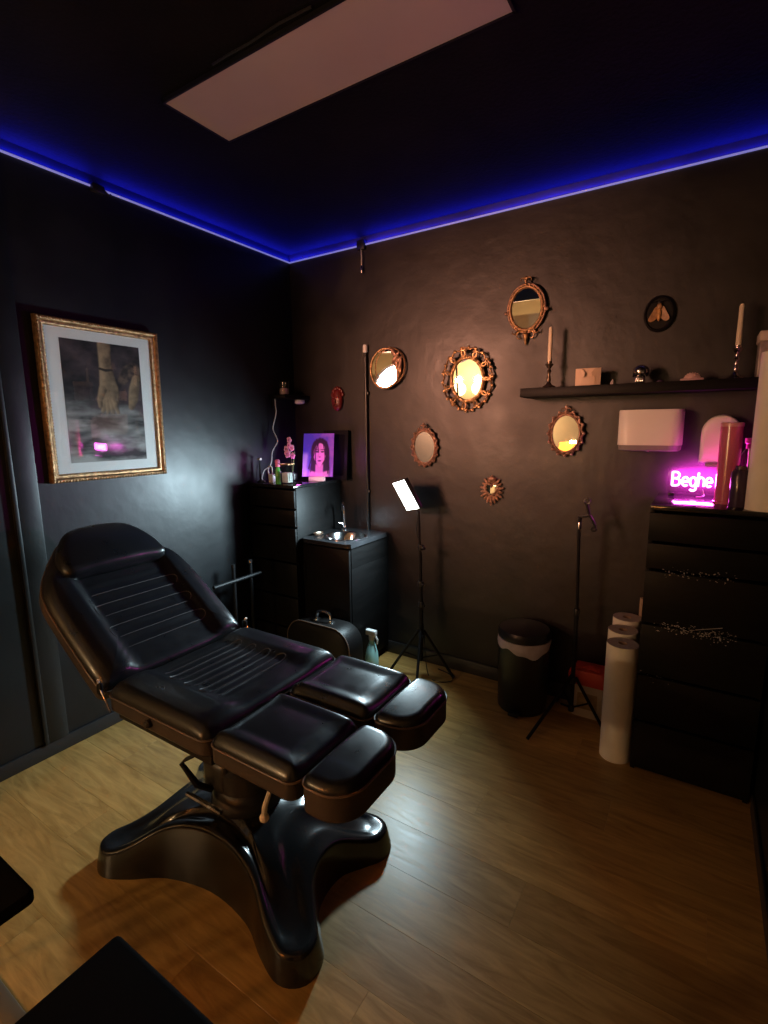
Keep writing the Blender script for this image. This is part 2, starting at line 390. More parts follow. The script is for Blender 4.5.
# ------------------------------------------------------------------ ceiling light panel (switched off)
cp = thing('ceiling_light', 'long white switched-off light panel hanging under the black ceiling', 'ceiling light', (1.378, -1.345, 2.73))
G().box((-.5975, -.1475, -.012), (.5975, .1475, -.008)).build('diffuser', M['panel'], cp)
fr = G()
for a in (-1, 1):
    fr.box((-.6035, a*.1505-.004, -.014), (.6035, a*.1505+.004, 0)); fr.box((a*.6005-.004, -.1545, -.014), (a*.6005+.004, .1545, 0))
fr.build('frame', M['black_metal'], cp)
G().box((-.45, -.05, -.008), (.45, .05, -.001)).build('backing', M['black_matte'], cp)
G().tube([(-.3, -.175, -.006), (-.22, -.185, -.014), (-.14, -.172, -.004), (0, -.18, -.006), (.12, -.174, -.006)], .004, 6).build('cable', M['black_plastic'], cp)

# ------------------------------------------------------------------ framed print on the left wall
PY0, PY1, PZ0, PZ1 = -1.683, -1.098, 1.305, 2.05
pw, ph = PY1-PY0, PZ1-PZ0
pic = thing('framed_picture', 'large gilt framed print of two hands with white mat on the left wall', 'picture', (.004, (PY0+PY1)/2, PZ0), rot=(0, R(1.0), 0))
# local: x out of the wall, y along it, z up
def rect_sweep(prof, hw, h):
    g = G(); n = len(prof)
    cs = [(-hw, 0, 1, 1), (hw, 0, -1, 1), (hw, h, -1, -1), (-hw, h, 1, -1)]; vs = []
    for (y, z, sy, sz) in cs:
        for (d, x) in prof: vs.append((x, y+sy*d, z+sz*d))
    fs = []
    for i in range(4):
        j = (i+1) % 4
        for k in range(n-1): fs.append((i*n+k, i*n+k+1, j*n+k+1, j*n+k))
    return g.add(vs, fs)
rect_sweep([(0, 0), (0, .022), (.004, .030), (.012, .032), (.018, .026), (.022, .020), (.028, .021), (.034, .018), (.038, .012), (.040, .004)], pw/2, ph).build('frame', M['gold'], pic, angle=60)
cv = G()
for side in range(4):
    L = pw if side % 2 == 0 else ph; n = int(L/.014)
    for k in range(n):
        t = (k+.5)/n
        y, z = [(-pw/2+L*t, .008), (pw/2-.008, L*t), (-pw/2+L*t, ph-.008), (-pw/2+.008, L*t)][side]
        y2, z2 = [(y, .036), (pw/2-.036, z), (y, ph-.036), (-pw/2+.036, z)][side]
        cv.ball((.031, y, z), (.005, .006, .006), 6, 4)
        if .03 < t < .97: cv.ball((.014, y2, z2), (.004, .004, .004), 5, 4)
cv.build('carving', M['gold'], pic, kind='stuff')
G().box((.001, -pw/2+.037, .037), (.008, pw/2-.037, ph-.037)).build('mat_board', M['mat_board'], pic)
def hands(u, v):
    x = (u-.5)*.385; z = v*.572                                   # metres on the sheet
    n1 = MN.fractal(V((x*9, z*15, 1.3)), .9, 2.1, 6); n2 = MN.fractal(V((x*26, z*30, 5.1)), .9, 2.1, 4); n3 = MN.fractal(V((x*5+2.2*z, z*22, 9.7)), 1.0, 2.0, 5)
    dark = mixc((.010, .007, .010), (.085, .055, .062), .42+.75*n1)
    grey = mixc((.045, .042, .042), (.42, .42, .40), .44+.95*n3+.18*n2)
    c = mixc(dark, grey, sm(.34, .20, z+.03*n1) if False else 1-sm(.16, .33, z+.05*n1))
    def arm(c, pl, tone=1.0):
        d, sd, r = seg_d(x, z, pl)
        a = 1-sm(-.004, .007, d)
        fade = sm(.20, .27, z+.03*n2)                            # melts into the cloth
        col = mixc((.05, .032, .022), (.40, .27, .155), .62+.40*sd+.35*n2)
        return mixc(c, tuple(q*tone for q in col), a*fade)
    A = [(.012, .57, .030), (.010, .47, .028), (.014, .42, .034), (.020, .35, .046), (.022, .31, .044)]
    c = arm(c, A)
    for k, (fx, fz) in enumerate(((-.020, .245), (.004, .225), (.030, .222), (.056, .240))): c = arm(c, [(.0+.013*k, .31, .014), ((fx+.013*k)*.5+.0, .27, .012), (fx, fz, .008)], .95)
    c = arm(c, [(-.012, .35, .018), (-.030, .30, .012), (-.030, .27, .008)], .9)
    d, sd, r = seg_d(x, z, [(-.018, .449, .005), (.010, .443, .006), (.040, .447, .005)]); c = mixc(c, (.02, .012, .01), 1-sm(-.002, .003, d))
    d, sd, r = seg_d(x, z, [(.09, .40, .02), (.12, .44, .03), (.155, .46, .03), (.18, .44, .03)]); c = mixc(c, mixc((.02, .013, .012), (.16, .10, .07), .45+1.2*n2), .85*(1-sm(-.006, .01, d)))
    c = arm(c, [(.165, .41, .020), (.152, .36, .026), (.142, .31, .024), (.130, .27, .014)], .8)
    d, sd, r = seg_d(x, z, [(-.19, .10, .012), (-.02, .165, .016), (.10, .135, .020), (.19, .17, .012)]); c = mixc(c, mixc((.05, .047, .046), (.30, .30, .29), .4+.6*sd), .55*(1-sm(-.01, .02, d)))
    return tuple(max(.004, q) for q in c)
pr = child(painted('print', .385, .572, 120, 180, hands), 'print', pic, (.0088, 0, .088), (0, 0, R(90)))
G().box((.0125, -pw/2+.036, .036), (.0145, pw/2-.036, ph-.036)).build('glass_pane', M['glass'], pic)

# ================================================================== TREATMENT CHAIR
CO = V((1.23, -1.70, 0))
CY = -1.66
ch = thing('treatment_chair', 'black leather reclining treatment chair on a glossy moulded star base', 'chair', CO)
def bc(g, name, m, parent=None, **k):      # build in chair space from world coordinates
    return g.build(name, m, parent or ch, offset=CO if (parent is None or parent == ch) else CO, **k)
def cushion(outline, T, er, prof, nr=9):
    """outline ccw 2D, thickness T, edge radius er, prof(x,y)->extra height; returns G and top edge line (z up, bottom at 0)"""
    g = G(); rg = []
    rg.append([(p.x, p.y, 0) for p in inset(outline, er*.5)])
    rg.append([(p.x, p.y, er*.35) for p in outline])
    rg.append([(p.x, p.y, T-er*1.05) for p in outline])
    for k in range(1, 6):
        a = PI/2*k/5; d = er*(1-math.cos(a)); o = inset(outline, d)
        rg.append([(p.x, p.y, T-er+er*math.sin(a)+prof(p.x, p.y)*(k/5)) for p in o])
    last = inset(outline, er); c = sum(last, V((0, 0)))/len(last)
    for k in range(1, nr+1):
        s = 1-k/(nr+.6); o = [c+(p-c)*s for p in last]
        rg.append([(p.x, p.y, T+prof(p.x, p.y)) for p in o])
    g.rings(rg); return g
def edge_line(outline, T, er, r): return G().tube([(p.x, p.y, T-er*.9) for p in inset(outline, -.0015)], r, 6, closed=True)
def serp(rows, half, dirx, zf, r=.0017):
    """serpentine stitching: rows at positions, running across width"""
    g = G()
    for i in range(len(rows)-1):
        a, b = rows[i], rows[i+1]; m = (a+b)/2; h = (b-a)/2
        s = 1 if i % 2 == 0 else -1
        pts = [(a, -s*half+s*half*2*t/14) for t in range(15)]
        pts += [(m-h*math.cos(q*PI/6), s*half+s*h*math.sin(q*PI/6)) for q in range(1, 6)]
        if i == len(rows)-2: pts += [(b, s*half-s*half*2*t/14) for t in range(15)]
        g.tube([(x, y, zf(x, y)) for x, y in pts], r, 5)
    return g
SZ = .595            # underside of the cushions
# seat
so = roundrect(.885, 1.400, CY-.312, CY+.312, .034)
def seat_prof(x, y):
    d = abs(y-CY); ex = sm(.885, .93, x)*(1-sm(1.33, 1.40, x)*1.0)
    q = 0.018*sm(.14, .20, d)*(1-.55*sm(.24, .31, d))+.006
    if d < .17: q += .0022*math.cos(2*PI*(x-1.0)/.04)*sm(.955, .99, x)*(1-sm(1.27, 1.31, x))*(1-sm(.13, .165, d))
    return q*(0.25+.75*ex)
tm = Matrix.Translation((0, 0, SZ))
def cush(outline, T, er, prof, name, mtx, label=None, nr=14, piping=True, side=True):
    g = cushion(outline, T, er, prof, nr); g.xf(mtx); o = bc(g, name, M['leather'], label=label, angle=60)
    if side:
        ou = inset(outline, -.0012); sb_ = G().rings([[(p.x, p.y, er*.5) for p in ou], [(p.x, p.y, T-er*1.15) for p in ou]], False, False).xf(mtx)
        bc(sb_, 'side_band', M['leather_warm'], o)
    if piping:
        e = edge_line(outline, T, er, .0034); e.xf(mtx); bc(e, 'piping', M['piping'], o)
    return o
T_SEAT = .085
seat = cush(so, T_SEAT, .028, seat_prof, 'seat', tm, nr=30)
# grey stitches on the seat
bc(serp([.985+.04*i for i in range(8)], .155, 1, lambda x, y: SZ+T_SEAT+seat_prof(x, y+CY)+.0006).xf(Matrix.Translation((0, CY, 0))), 'stitching', M['thread'], seat)
# leg rests
for (y0, y1, sgn) in ((CY-.312, CY-.014, -1), (CY+.014, CY+.312, 1)):
    lo = roundrect(1.410, 1.735, y0, y1, .032); yc = (y0+y1)/2
    def lp(x, y, yc=yc): return .012*(1-((y-yc)/.16)**2)*sm(1.41, 1.47, x)*(1-sm(1.66, 1.735, x)) + .010*sm(.07, .12, abs(y-yc))*(1-sm(.12, .155, abs(y-yc)))
    cush(lo, .083, .026, lp, 'leg_rest', Matrix.Translation((0, 0, SZ+.002)), nr=16)
    fo_ = roundrect(1.750, 1.897, y0+.006, y1-.006, [.085, .085, .030, .030], 9)
    def fp(x, y, yc=yc): return .010*(1-((y-yc)/.16)**2)
    fx = Matrix.Translation((0, 0, SZ-.008))
    cush(fo_, .100, .022, fp, 'foot_rest', fx, nr=10)
    bc(G().box((1.50, yc-.05, SZ-.03), (1.83, yc+.05, SZ+.01), .006), 'leg_rest_bracket', M['black_metal'])
# backrest, in its own frame: t along the backrest, y across
TH = R(35.5)
bm_ = Matrix.Translation((.872, CY, SZ+.070)) @ Matrix.Rotation(TH, 4, 'Y') @ Matrix.Translation((0, 0, -.078))
half = [(0.0, .312), (.10, .314), (.30, .314), (.44, .308), (.52, .285), (.60, .235), (.665, .185), (.715, .14), (.742, .085), (.752, 0)]
left = [V((-t, -h)) for t, h in half]; right_ = [V((-t, h)) for t, h in reversed(half[:-1])]
bo = spline([(p.x, p.y, 0) for p in left[1:]+right_[:-1]], 5, closed=False)
bo = [V((p.x, p.y)) for p in bo]
base_edge = [V((-.02, .312)), V((-.002, .300))]+[V((0, .312-.624*k/24)) for k in range(1, 24)]+[V((-.002, -.300)), V((-.02, -.312))]
bo = bo+base_edge
ar = sum(bo[i].x*bo[(i+1) % len(bo)].y-bo[(i+1) % len(bo)].x*bo[i].y for i in range(len(bo)))
if ar < 0: bo = bo[::-1]
def back_prof(x, y):
    d = abs(y); t = -x
    q = .024*sm(.165, .215, d)*(1-.6*sm(.24, .31, d))*(1-sm(.50, .62, t))
    if d < .2: q += .0022*math.cos(2*PI*(t-.12)/.055)*sm(.09, .13, t)*(1-sm(.45, .47, t))*(1-sm(.13, .17, d))
    return q*sm(0, .05, t)+.004
back = cush(bo, .085, .028, back_prof, 'backrest', bm_, nr=30)
bst = serp([-.12-.055*i for i in range(6)][::-1], .165, 1, lambda x, y: .085+back_prof(x, y)+.0006); bst.xf(bm_)
bc(bst, 'stitching', M['thread'], back)
sh = G().rings([[(p.x, p.y, -.028) for p in inset(bo, .05)], [(p.x, p.y, -.01) for p in inset(bo, .02)], [(p.x, p.y, .004) for p in inset(bo, .016)]]); sh.xf(bm_)
bc(sh, 'back_shell', M['black_plastic'])
# head pillow
po = [V((p.x, p.y)) for p in spline([(-.498, -.208, 0), (-.490, -.10, 0), (-.488, 0, 0), (-.490, .10, 0), (-.498, .208, 0), (-.580, .214, 0), (-.665, .175, 0), (-.722, .115, 0), (-.738, 0, 0), (-.722, -.115, 0), (-.665, -.175, 0), (-.580, -.214, 0)], 6)]
ar = sum(po[i].x*po[(i+1) % len(po)].y-po[(i+1) % len(po)].x*po[i].y for i in range(len(po)))
if ar < 0: po = po[::-1]
cush(po, .060, .026, lambda x, y: .020*(1-(y/.22)**2)*(1-abs((x+.612)/.13)**2*.6), 'head_pillow', bm_ @ Matrix.Translation((0, 0, .081)), nr=10, piping=False, side=False)
# hinge levers, side knob, wire loops
for sy in (-1, 1):
    y = CY+sy*.322
    bc(G().tube([(.862, y, .690), (.880, y+sy*.004, .672), (.905, y+sy*.004, .640), (.918, y, .605)], .0035, 6), 'hinge_rod', M['chrome'])
    bc(G().box((.852, y-.006, .655), (.880, y+.004, .700), .003), 'hinge_plate', M['black_metal'])
    bc(G().tube([(.858, y, .690), (.872, y+sy*.006, .712)], .005, 6), 'hinge_lever', M['white'])
bc(G().lathe([(.014, 0), (.014, .012), (.009, .018)], 14).xf(Matrix.Translation((1.13, CY-.312, .632)) @ Matrix.Rotation(PI/2, 4, 'X')), 'side_knob', M['black_plastic'])
# side skirts under the seat cushion
bc(G().box((.90, CY-.290, SZ-.035), (1.39, CY+.290, SZ+.006), .01), 'seat_frame', M['black_metal'])
bc(G().box((1.02, CY-.16, .47), (1.52, CY+.16, SZ-.03), .02), 'tilt_mechanism', M['black_metal'])
# column
bc(G().lathe([(.125, .235), (.13, .25), (.12, .285), (.105, .30), (.105, .37), (.092, .38), (.092, .44), (.075, .45), (.075, .56)], 32, (1.24, -1.69, 0)), 'column', M['black_plastic'])
bc(G().box((1.12, -1.80, .28), (1.25, -1.66, .41), .03, 3), 'pump_housing', M['black_plastic'])
bc(G().tube([(1.30, -1.86, .305), (1.14, -1.87, .315)], .009, 8), 'pump_pedal', M['steel'])
bc(G().tube([(1.18, -1.80, .300), (1.155, -1.84, .335), (1.105, -1.86, .410), (1.12, -1.85, .425), (1.16, -1.83, .450)], [.011, .012, .008, .007, .007], 8), 'pump_lever', M['black_metal'])
bc(G().tube([(1.60, -1.905, .60), (1.592, -1.915, .55), (1.572, -1.920, .49), (1.566, -1.918, .455)], [.006, .0065, .008, .008], 8).ball((1.566, -1.918, .452), .014, 10, 8), 'release_lever', M['offwhite'])
# moulded star base
q = [(.352, 0), (.368, .09), (.425, .165), (.468, .225), (.462, .292), (.400, .322), (.310, .285), (.19, .215), (0, .180)]
pts = q + [(-x, y) for x, y in q[::-1][1:]] + [(-x, -y) for x, y in q[1:]] + [(x, -y) for x, y in q[::-1][1:-1]]
ol = [V((p.x, p.y)) for p in spline([(x*.965, y*.90, 0) for x, y in pts], 5)]
def zr(p): return .082 + .135*(1-sm(.16, .50, p.length))
rg = [[(p.x, p.y, 0) for p in inset(ol, -.016)], [(p.x, p.y, .012) for p in inset(ol, -.015)]]
rg.append([(p.x, p.y, zr(p)-.014) for p in inset(ol, -.003)])
rg.append([(p.x, p.y, zr(p)-.003) for p in inset(ol, .000)])
rg.append([(p.x, p.y, zr(p0)+.002) for p, p0 in zip(inset(ol, .006), ol)])
rg.append([(p.x, p.y, zr(p0)+.004) for p, p0 in zip(inset(ol, .022), ol)])
il = inset(ol, .022)
for k in range(1, 12):
    s = 1-k/11*.74; ring = []
    for p, p0 in zip(il, ol):
        qv = p*s; e = (1-s)/.74; zz = zr(qv)+.004*(1-e)-.016*math.sin(PI*min(1, e*1.7))+.045*(1-sm(.04, .18, qv.length))
        ring.append((qv.x, qv.y, zz))
    rg.append(ring)
bg = G().rings(rg); bg.xf(Matrix.Translation((1.235, -1.71, 0)) @ Matrix.Rotation(R(5.5), 4, 'Z'))
bc(bg, 'star_base', M['base'], angle=70)

# ================================================================== CHESTS OF DRAWERS
def chest(name, label, x0, y0, wd, dp, h, chips=False):
    t = thing(name, label, 'chest', (x0, y0, 0))     # x0: left, y0: front
    G().box((0, .020, 0), (.018, dp, h-.02), .001).build('side_panel', M['black_wood'], t)
    G().box((wd-.018, .020, 0), (wd, dp, h-.02), .001).build('side_panel', M['black_wood'], t)
    G().box((0, 0, h-.02), (wd, dp, h), .002).build('top_panel', mat('black_glass_top', (.012, .012, .013), .12, var=.05), t)
    G().box((.018, dp-.01, .02), (wd-.018, dp-.002, h-.02)).build('back_panel', M['black_wood'], t)
    G().box((.018, .05, 0), (wd-.018, .062, .03)).build('plinth', M['black_wood'], t)
    s = h/1.22; zs = [(1.187, 1.070), (1.058, .952), (.938, .712), (.700, .478), (.466, .258), (.246, .022)]
    for a, b in zs:
        d = G().box((0, 0, b*s), (wd, .018, a*s), .0015).build('drawer', M['black_wood'], t)
        G().box((.03, .018, b*s+.01), (wd-.03, dp-.05, a*s-.03)).build('drawer_box', M['black_matte'], d)
    if chips:
        rn = random.Random(3); fl = G()
        for zc, n, xa, xb in ((.945, 60, .06, .32), (.706, 130, .05, .34), (.700, 60, .10, .30), (.472, 10, .0, .14)):
            for _ in range(n):
                x = rn.uniform(xa, xb); z = zc+rn.gauss(0, .012); r = rn.uniform(.0008, .0028)
                a0 = rn.uniform(0, 6); ps = [(x+r*1.7*math.cos(a0+k*PI/2.5)*rn.uniform(.5, 1), -.0006, z+r*math.sin(a0+k*PI/2.5)*rn.uniform(.5, 1)) for k in range(5)]
                fl.add(ps+[(p[0], .0002, p[2]) for p in ps], [(0, 1, 2, 3, 4), (9, 8, 7, 6, 5)]+[(k, (k+1) % 5, 5+(k+1) % 5, 5+k) for k in range(5)])
        fl.tube([(.20, -.001, .715), (.25, -.001, .730), (.29, -.001, .742)], .0013, 5)
        fl.build('scuff_marks', mat('chipped_paint', (.55, .50, .52), .3, var=.3, vscale=90), t, kind='stuff')
    return t
DX0, DY0 = 2.372, -.470
chest('chest_of_drawers', 'tall narrow black chest of drawers with scuffed fronts under the pink neon', DX0, DY0, .44, .45, 1.22, True)
chest('chest_of_drawers', 'tall black chest of drawers in the corner beside the sink', .016, -.492, .395, .475, 1.195)

# ------------------------------------------------------------------ sink unit
sk = thing('sink_unit', 'low black cabinet with a round steel basin and tall tap in the corner', 'sink', (.430, -.452, 0))
G().box((0, .02, .06), (.37, .435, .70), .002).build('body', M['black_wood'], sk)
dr = G().box((.004, 0, .07), (.366, .018, .82), .002).build('door', M['black_wood'], sk)
G().tube([(.02, -.012, .70), (.02, -.012, .58)], .004, 6).build('handle', M['black_metal'], dr)
G().box((.02, .05, 0), (.35, .42, .06)).build('plinth', M['black_matte'], sk)
# side cheeks up to the worktop
G().box((0, .02, .70), (.018, .435, .83)).build('side_panel', M['black_wood'], sk); G().box((.352, .02, .70), (.37, .435, .83)).build('side_panel', M['black_wood'], sk)
# worktop with round hole
bcx, bcy, br = .205, .180, .128
g = G(); n = 48; sq = []; ci = []
for k in range(n):
    a = 2*PI*k/n; c_, s_ = math.cos(a), math.sin(a); ci.append((bcx+br*c_, bcy+br*s_))
    tx = (.378-bcx if c_ > 0 else bcx+.006)/max(1e-6, abs(c_)); ty = (.437-bcy if s_ > 0 else bcy+.008)/max(1e-6, abs(s_)); t = min(tx, ty); sq.append((bcx+t*c_, bcy+t*s_))
g.rings([[(x, y, .858) for x, y in ci], [(x, y, .858) for x, y in sq], [(x, y, .832) for x, y in sq], [(x, y, .832) for x, y in ci]], False, False)
g.build('worktop', mat('dark_worktop', (.02, .02, .022), .22, var=.2), sk)
G().rings([[(bcx+r*math.cos(2*PI*k/40), bcy+r*math.sin(2*PI*k/40), z) for k in range(40)] for r, z in ((.142, .8585), (.142, .862), (.128, .863), (.122, .855), (.115, .80), (.095, .745), (.03, .738), (.0, .737))], False, False).build('basin', M['chrome'], sk)
G().lathe([(.018, 0), (.02, .004), (.012, .006)], 16, (bcx, bcy, .738)).build('drain', M['steel'], sk)
tp = G().lathe([(.022, 0), (.022, .01), (.014, .02), (.013, .05)], 16, (.085, .335, .858))
tp.tube(spline([(.085, .335, .90), (.085, .335, .98), (.088, .325, 1.03), (.105, .295, 1.052), (.122, .268, 1.035), (.126, .262, 1.005)], 5, False), .0075, 8)
tp.build('tap', M['chrome'], sk)
G().tube([(.085, .335, .90), (.060, .305, .915)], .005, 6).build('tap_lever', M['chrome'], sk)
so_ = thing('soap_dish', 'small brassy oval dish beside the basin against the corner chest', 'dish', (.462, -.33, .858))
G().lathe([(.018, 0), (.026, .006), (.030, .018), (.027, .018), (.022, .008), (.0, .006)], 20, sx=.8, sy=1.4, cap=False).build('bowl', M['bronze'], so_)
G().ball((0, 0, .016), (.014, .026, .008), 10, 6).build('soap', M['wax'], so_)

# ------------------------------------------------------------------ on the corner chest
CZ = 1.195
# light-up acrylic portrait
ax = V((.17, .085, 0)).normalized(); ac = V((.355, -.195, CZ))
yawp = math.atan2(ax.y, ax.x)
ad = thing('light_up_portrait', 'purple glowing acrylic portrait of a woman with dreadlocks on a small base', 'light display', ac, rz=yawp)
LB = Matrix.Rotation(R(-17), 4, 'X')
def disp(g): return g.xf(Matrix.Translation((0, 0, .028)) @ LB)
G().box((-.056, -.022, 0), (.050, .024, .030), .004).build('base', mat('pale_lit_wood', (.60, .40, .38), .5, var=.1, emit=(1, .35, .55), es=.25), ad)
def glowmat(name, c, s): return mat(name, tuple(min(1, x) for x in c), .4, emit=c, es=s, var=.01)
def portrait(u, v):
    x = (u-.5)*.21; z = v*.30
    n1 = MN.fractal(V((x*14, z*14, 2.7)), .9, 2.1, 4); n2 = MN.fractal(V((x*60, z*9, 7.7)), .9, 2.1, 3)
    c = mixc((.07, .035, .50), (.34, .08, .55), sm(-.08, .10, x+.05*n1)*.7+.5*n1)
    c = mixc(c, (.40, .22, .70), .8*(1-sm(-.085, -.06, x+.012*n1))*(1-sm(.14, .18, z)))
    hd = math.hypot((x-.012)/.068, (z-.165)/.105); hair = 1-sm(.90, 1.04, hd+.10*n2)
    if z < .17: hair = max(hair, (1-sm(.058, .075, abs(x-.012)+.012*n2))*sm(.0, .05, z+.03*n2+.03))
    c = mixc(c, (.035, .008, .05), hair)
    nk = (1-sm(.022, .030, abs(x-.010)))*(1-sm(.075, .095, z)); c = mixc(c, (.62, .12, .52), nk)
    sh_ = (1-sm(.03, .045, z-.25*abs(x-.01)+.012)); c = mixc(c, (.80, .16, .62), .8*sh_*(1-sm(.05, .075, abs(x-.01))))
    fx = (x-.010); fz = z-.150; wd = .044-.018*sm(.0, -.09, fz) if False else .044-.020*(1-sm(-.085, .0, fz))
    fd = math.hypot(fx/wd, fz/.085); fc = 1-sm(.90, 1.02, fd)
    tone = mixc((.92, .20, .72), (.42, .06, .42), .55*sm(-.3, 1.0, -fx/.04)+.25*n1+.2)
    c = mixc(c, tone, fc)
    for ex in (-.018, .018):
        c = mixc(c, (.05, .008, .07), fc*(1-sm(.6, 1.15, math.hypot((fx-ex)/.013, (fz-.022)/.0065))))
        c = mixc(c, (.10, .015, .12), fc*.8*(1-sm(.6, 1.2, math.hypot((fx-ex)/.017, (fz-.038+.10*abs(fx-ex))/.004))))
    c = mixc(c, (.30, .04, .30), fc*.8*(1-sm(.5, 1.2, math.hypot((fx-.001)/.009, (fz+.014)/.006))))
    c = mixc(c, (.36, .05, .34), fc*.5*(1-sm(.4, 1.2, math.hypot((fx+.006)/.004, (fz-.004)/.020))))
    c = mixc(c, (.16, .015, .16), fc*(1-sm(.6, 1.15, math.hypot(fx/.015, (fz+.040)/.0065))))
    for (xa, xb, zt, zb, k) in ((-.018, -.046, .262, .03, 0), (-.010, -.018, .258, .10, 1), (.004, -.004, .262, .165, 2), (.045, .068, .25, .02, 3), (.035, .046, .256, .09, 4), (-.03, -.060, .24, .05, 5), (.052, .080, .23, .06, 6)):
        if zb < z < zt:
            t = (zt-z)/(zt-zb); xc = xa+(xb-xa)*t+.004*math.sin(6*t+k); c = mixc(c, (.03, .006, .045), 1-sm(.0020, .0042, abs(x-xc)))
    return tuple(max(.004, q) for q in c)
pnl = disp(G().box((-.107, -.0005, -.002), (.107, .003, .302), .001)).build('panel', M['acrylic'], ad)
pp = child(painted('lit_print', .21, .30, 84, 120, portrait, emit=.42, rough=.3), 'lit_print', ad)
pp.matrix_local = Matrix.Translation((0, 0, .028)) @ LB @ Matrix.Translation((0, -.0012, 0))
point_light('display_light', (0, .05, .16), P_PRINT, (.55, .12, 1), .02, ad)
point_light('display_light', (-.10, -.09, .10), P_PRINT*.6, (1, .16, .80), .02, ad)  # extra pink light added beside the orchid, brightening its blossoms
bb = thing('leaning_picture', 'black framed board leaning on the back wall behind the glowing portrait', 'picture', (.395, -.046, CZ), rot=(R(-5), 0, 0))
g = rect_sweep([(0, 0), (0, .016), (.026, .016), (.026, .004)], .105, .335).xf(Matrix.Rotation(-PI/2, 4, 'Z')); g.build('frame', M['black_wood'], bb)
G().box((-.08, -.006, .024), (.08, -.001, .311)).build('backing', M['black_matte'], bb)

# glass holder with cotton swabs
jr = thing('swab_jar', 'clear glass jar of white cotton swabs on the corner chest', 'jar', (.300, -.425, CZ))
G().rings([[(x*s, y*s, z) for x, y in ((-.034, -.030), (.034, -.030), (.034, .030), (-.034, .030))] for s, z in ((1, .003), (1, .125), (.92, .125), (.92, .008))], True, True).build('glass', M['jar'], jr)
for i in range(18):
    x = -.024+.0095*(i % 6); y = -.016+.016*(i//6)
    g = G().tube([(x, y, .010), (x+random.uniform(-.003, .003), y+random.uniform(-.003, .003), .072)], .0042, 6); g.build('swab', M['swab'], jr)
G().rings([[(x*s, y*s, z) for x, y in ((-.036, -.032), (.036, -.032), (.036, .032), (-.036, .032))] for s, z in ((1, .123), (1, .130), (.9, .130), (.9, .123))], False, False).build('rim', M['gold'], jr)
gb = thing('green_bottle', 'small green bottle with a pink cap beside the swab jar', 'bottle', (.232, -.440, CZ))
G().lathe([(.016, 0), (.018, .004), (.018, .085), (.012, .100), (.009, .108)], 18).build('body', M['green'], gb)
G().lathe([(.016, 0), (.016, .040), (.010, .048)], 14, (0, 0, .108)).build('cap', mat('pink_cap', (.75, .16, .34), .4, var=.05), gb)
orc = thing('orchid', 'pink potted orchid with two tall stems on the corner chest', 'plant', (.205, -.275, CZ))
G().lathe([(.022, 0), (.030, .01), (.032, .05), (.030, .052), (.027, .048), (0, .046)], 18, cap=False).build('pot', M['black_plastic'], orc)
for dx, h in ((-.006, .26), (.02, .20)):
    G().tube(spline([(0, 0, .04), (dx*.6, .002, .13), (dx*1.6, -.006, h)], 5, False), .003, 6).build('stem', M['stem'], orc)
for i, (x, y, z, rr) in enumerate(((.004, -.02, .275, .020), (-.026, -.018, .215, .022), (.024, -.02, .225, .022), (-.008, -.028, .185, .026), (.030, -.02, .172, .020), (.008, -.026, .240, .019))):
    fl = G()
    for k in range(5):
        a = 2*PI*k/5+i; fl.ball((x+rr*.62*math.cos(a), y-.004, z+rr*.62*math.sin(a)), (rr*.52, .004, rr*.52), 8, 6)
    fb = fl.build('blossom', M['petal'], orc)
    G().ball((x, y-.008, z), .006, 8, 6).build('lip', mat('dark_petal', (.45, .05, .30), .5, var=.1), fb)
pm2 = thing('small_pump', 'little white machine with a looped handle on the corner chest', 'machine', (.150, -.415, CZ))
G().box((-.018, -.015, 0), (.022, .018, .055), .006, 3).build('body', M['cable'], pm2)
G().tube(spline([(-.016, 0, .04), (-.030, 0, .075), (-.020, 0, .105), (0, 0, .105), (.008, 0, .08), (.006, 0, .05)], 5, False), .0045, 6).build('handle', M['cable'], pm2)
G().tube([(.02, 0, .045), (.05, .01, .06), (.065, .02, .075)], .004, 6).build('spout', M['cable'], pm2)
ls = thing('slim_stand', 'thin black stand with a white tip at the left end of the corner chest', 'stand', (.055, -.425, CZ))
G().lathe([(.024, 0), (.024, .006), (.006, .010), (.0045, .14), (.006, .145)], 14).build('post', M['black_metal'], ls)
G().box((-.012, -.010, .145), (.014, .010, .160), .004).build('tip', M['white'], ls)
tw = thing('tweezers', 'silver tweezers lying at the front of the corner chest', 'tweezers', (.115, -.458, CZ))
G().tube([(-.04, 0, .003), (0, .006, .006), (.04, .001, .003)], .0025, 5).build('prong', M['steel'], tw); G().tube([(-.04, 0, .003), (0, -.006, .003), (.04, -.001, .003)], .0025, 5).build('prong', M['steel'], tw)

# small corner shelf with glass candle, puck light, cable
cs = thing('corner_shelf', 'tiny black shelf high in the corner above the chest', 'shelf', (.012, -.258, 1.745))
G().box((-.01, 0, 0), (.135, .255, .028), .003).build('board', M['black_wood'], cs)
G().box((-.01, .02, -.06), (.004, .035, 0), .002).build('bracket', M['black_metal'], cs); G().box((-.01, .21, -.06), (.004, .225, 0), .002).build('bracket', M['black_metal'], cs)
cj = thing('candle_jar', 'small glass candle jar standing on the tiny corner shelf', 'candle', (.058, -.165, 1.773))
G().lathe([(.034, 0), (.036, .004), (.036, .090), (.034, .090), (.033, .006), (0, .006)], 24, cap=False).build('glass', M['jar'], cj)
G().lathe([(.032, .007), (.032, .045)], 20).build('wax', mat('pink_wax', (.50, .36, .36), .6, var=.1), cj)
pk = thing('puck_light', 'flat white puck light stuck under the tiny corner shelf', 'light', (.100, -.060, 1.718))
G().lathe([(.032, 0), (.036, .006), (.036, .022), (.034, .026)], 24).build('housing', M['white'], pk)
G().lathe([(.026, -.003), (.030, 0)], 24).build('lens', M['panel'], pk)
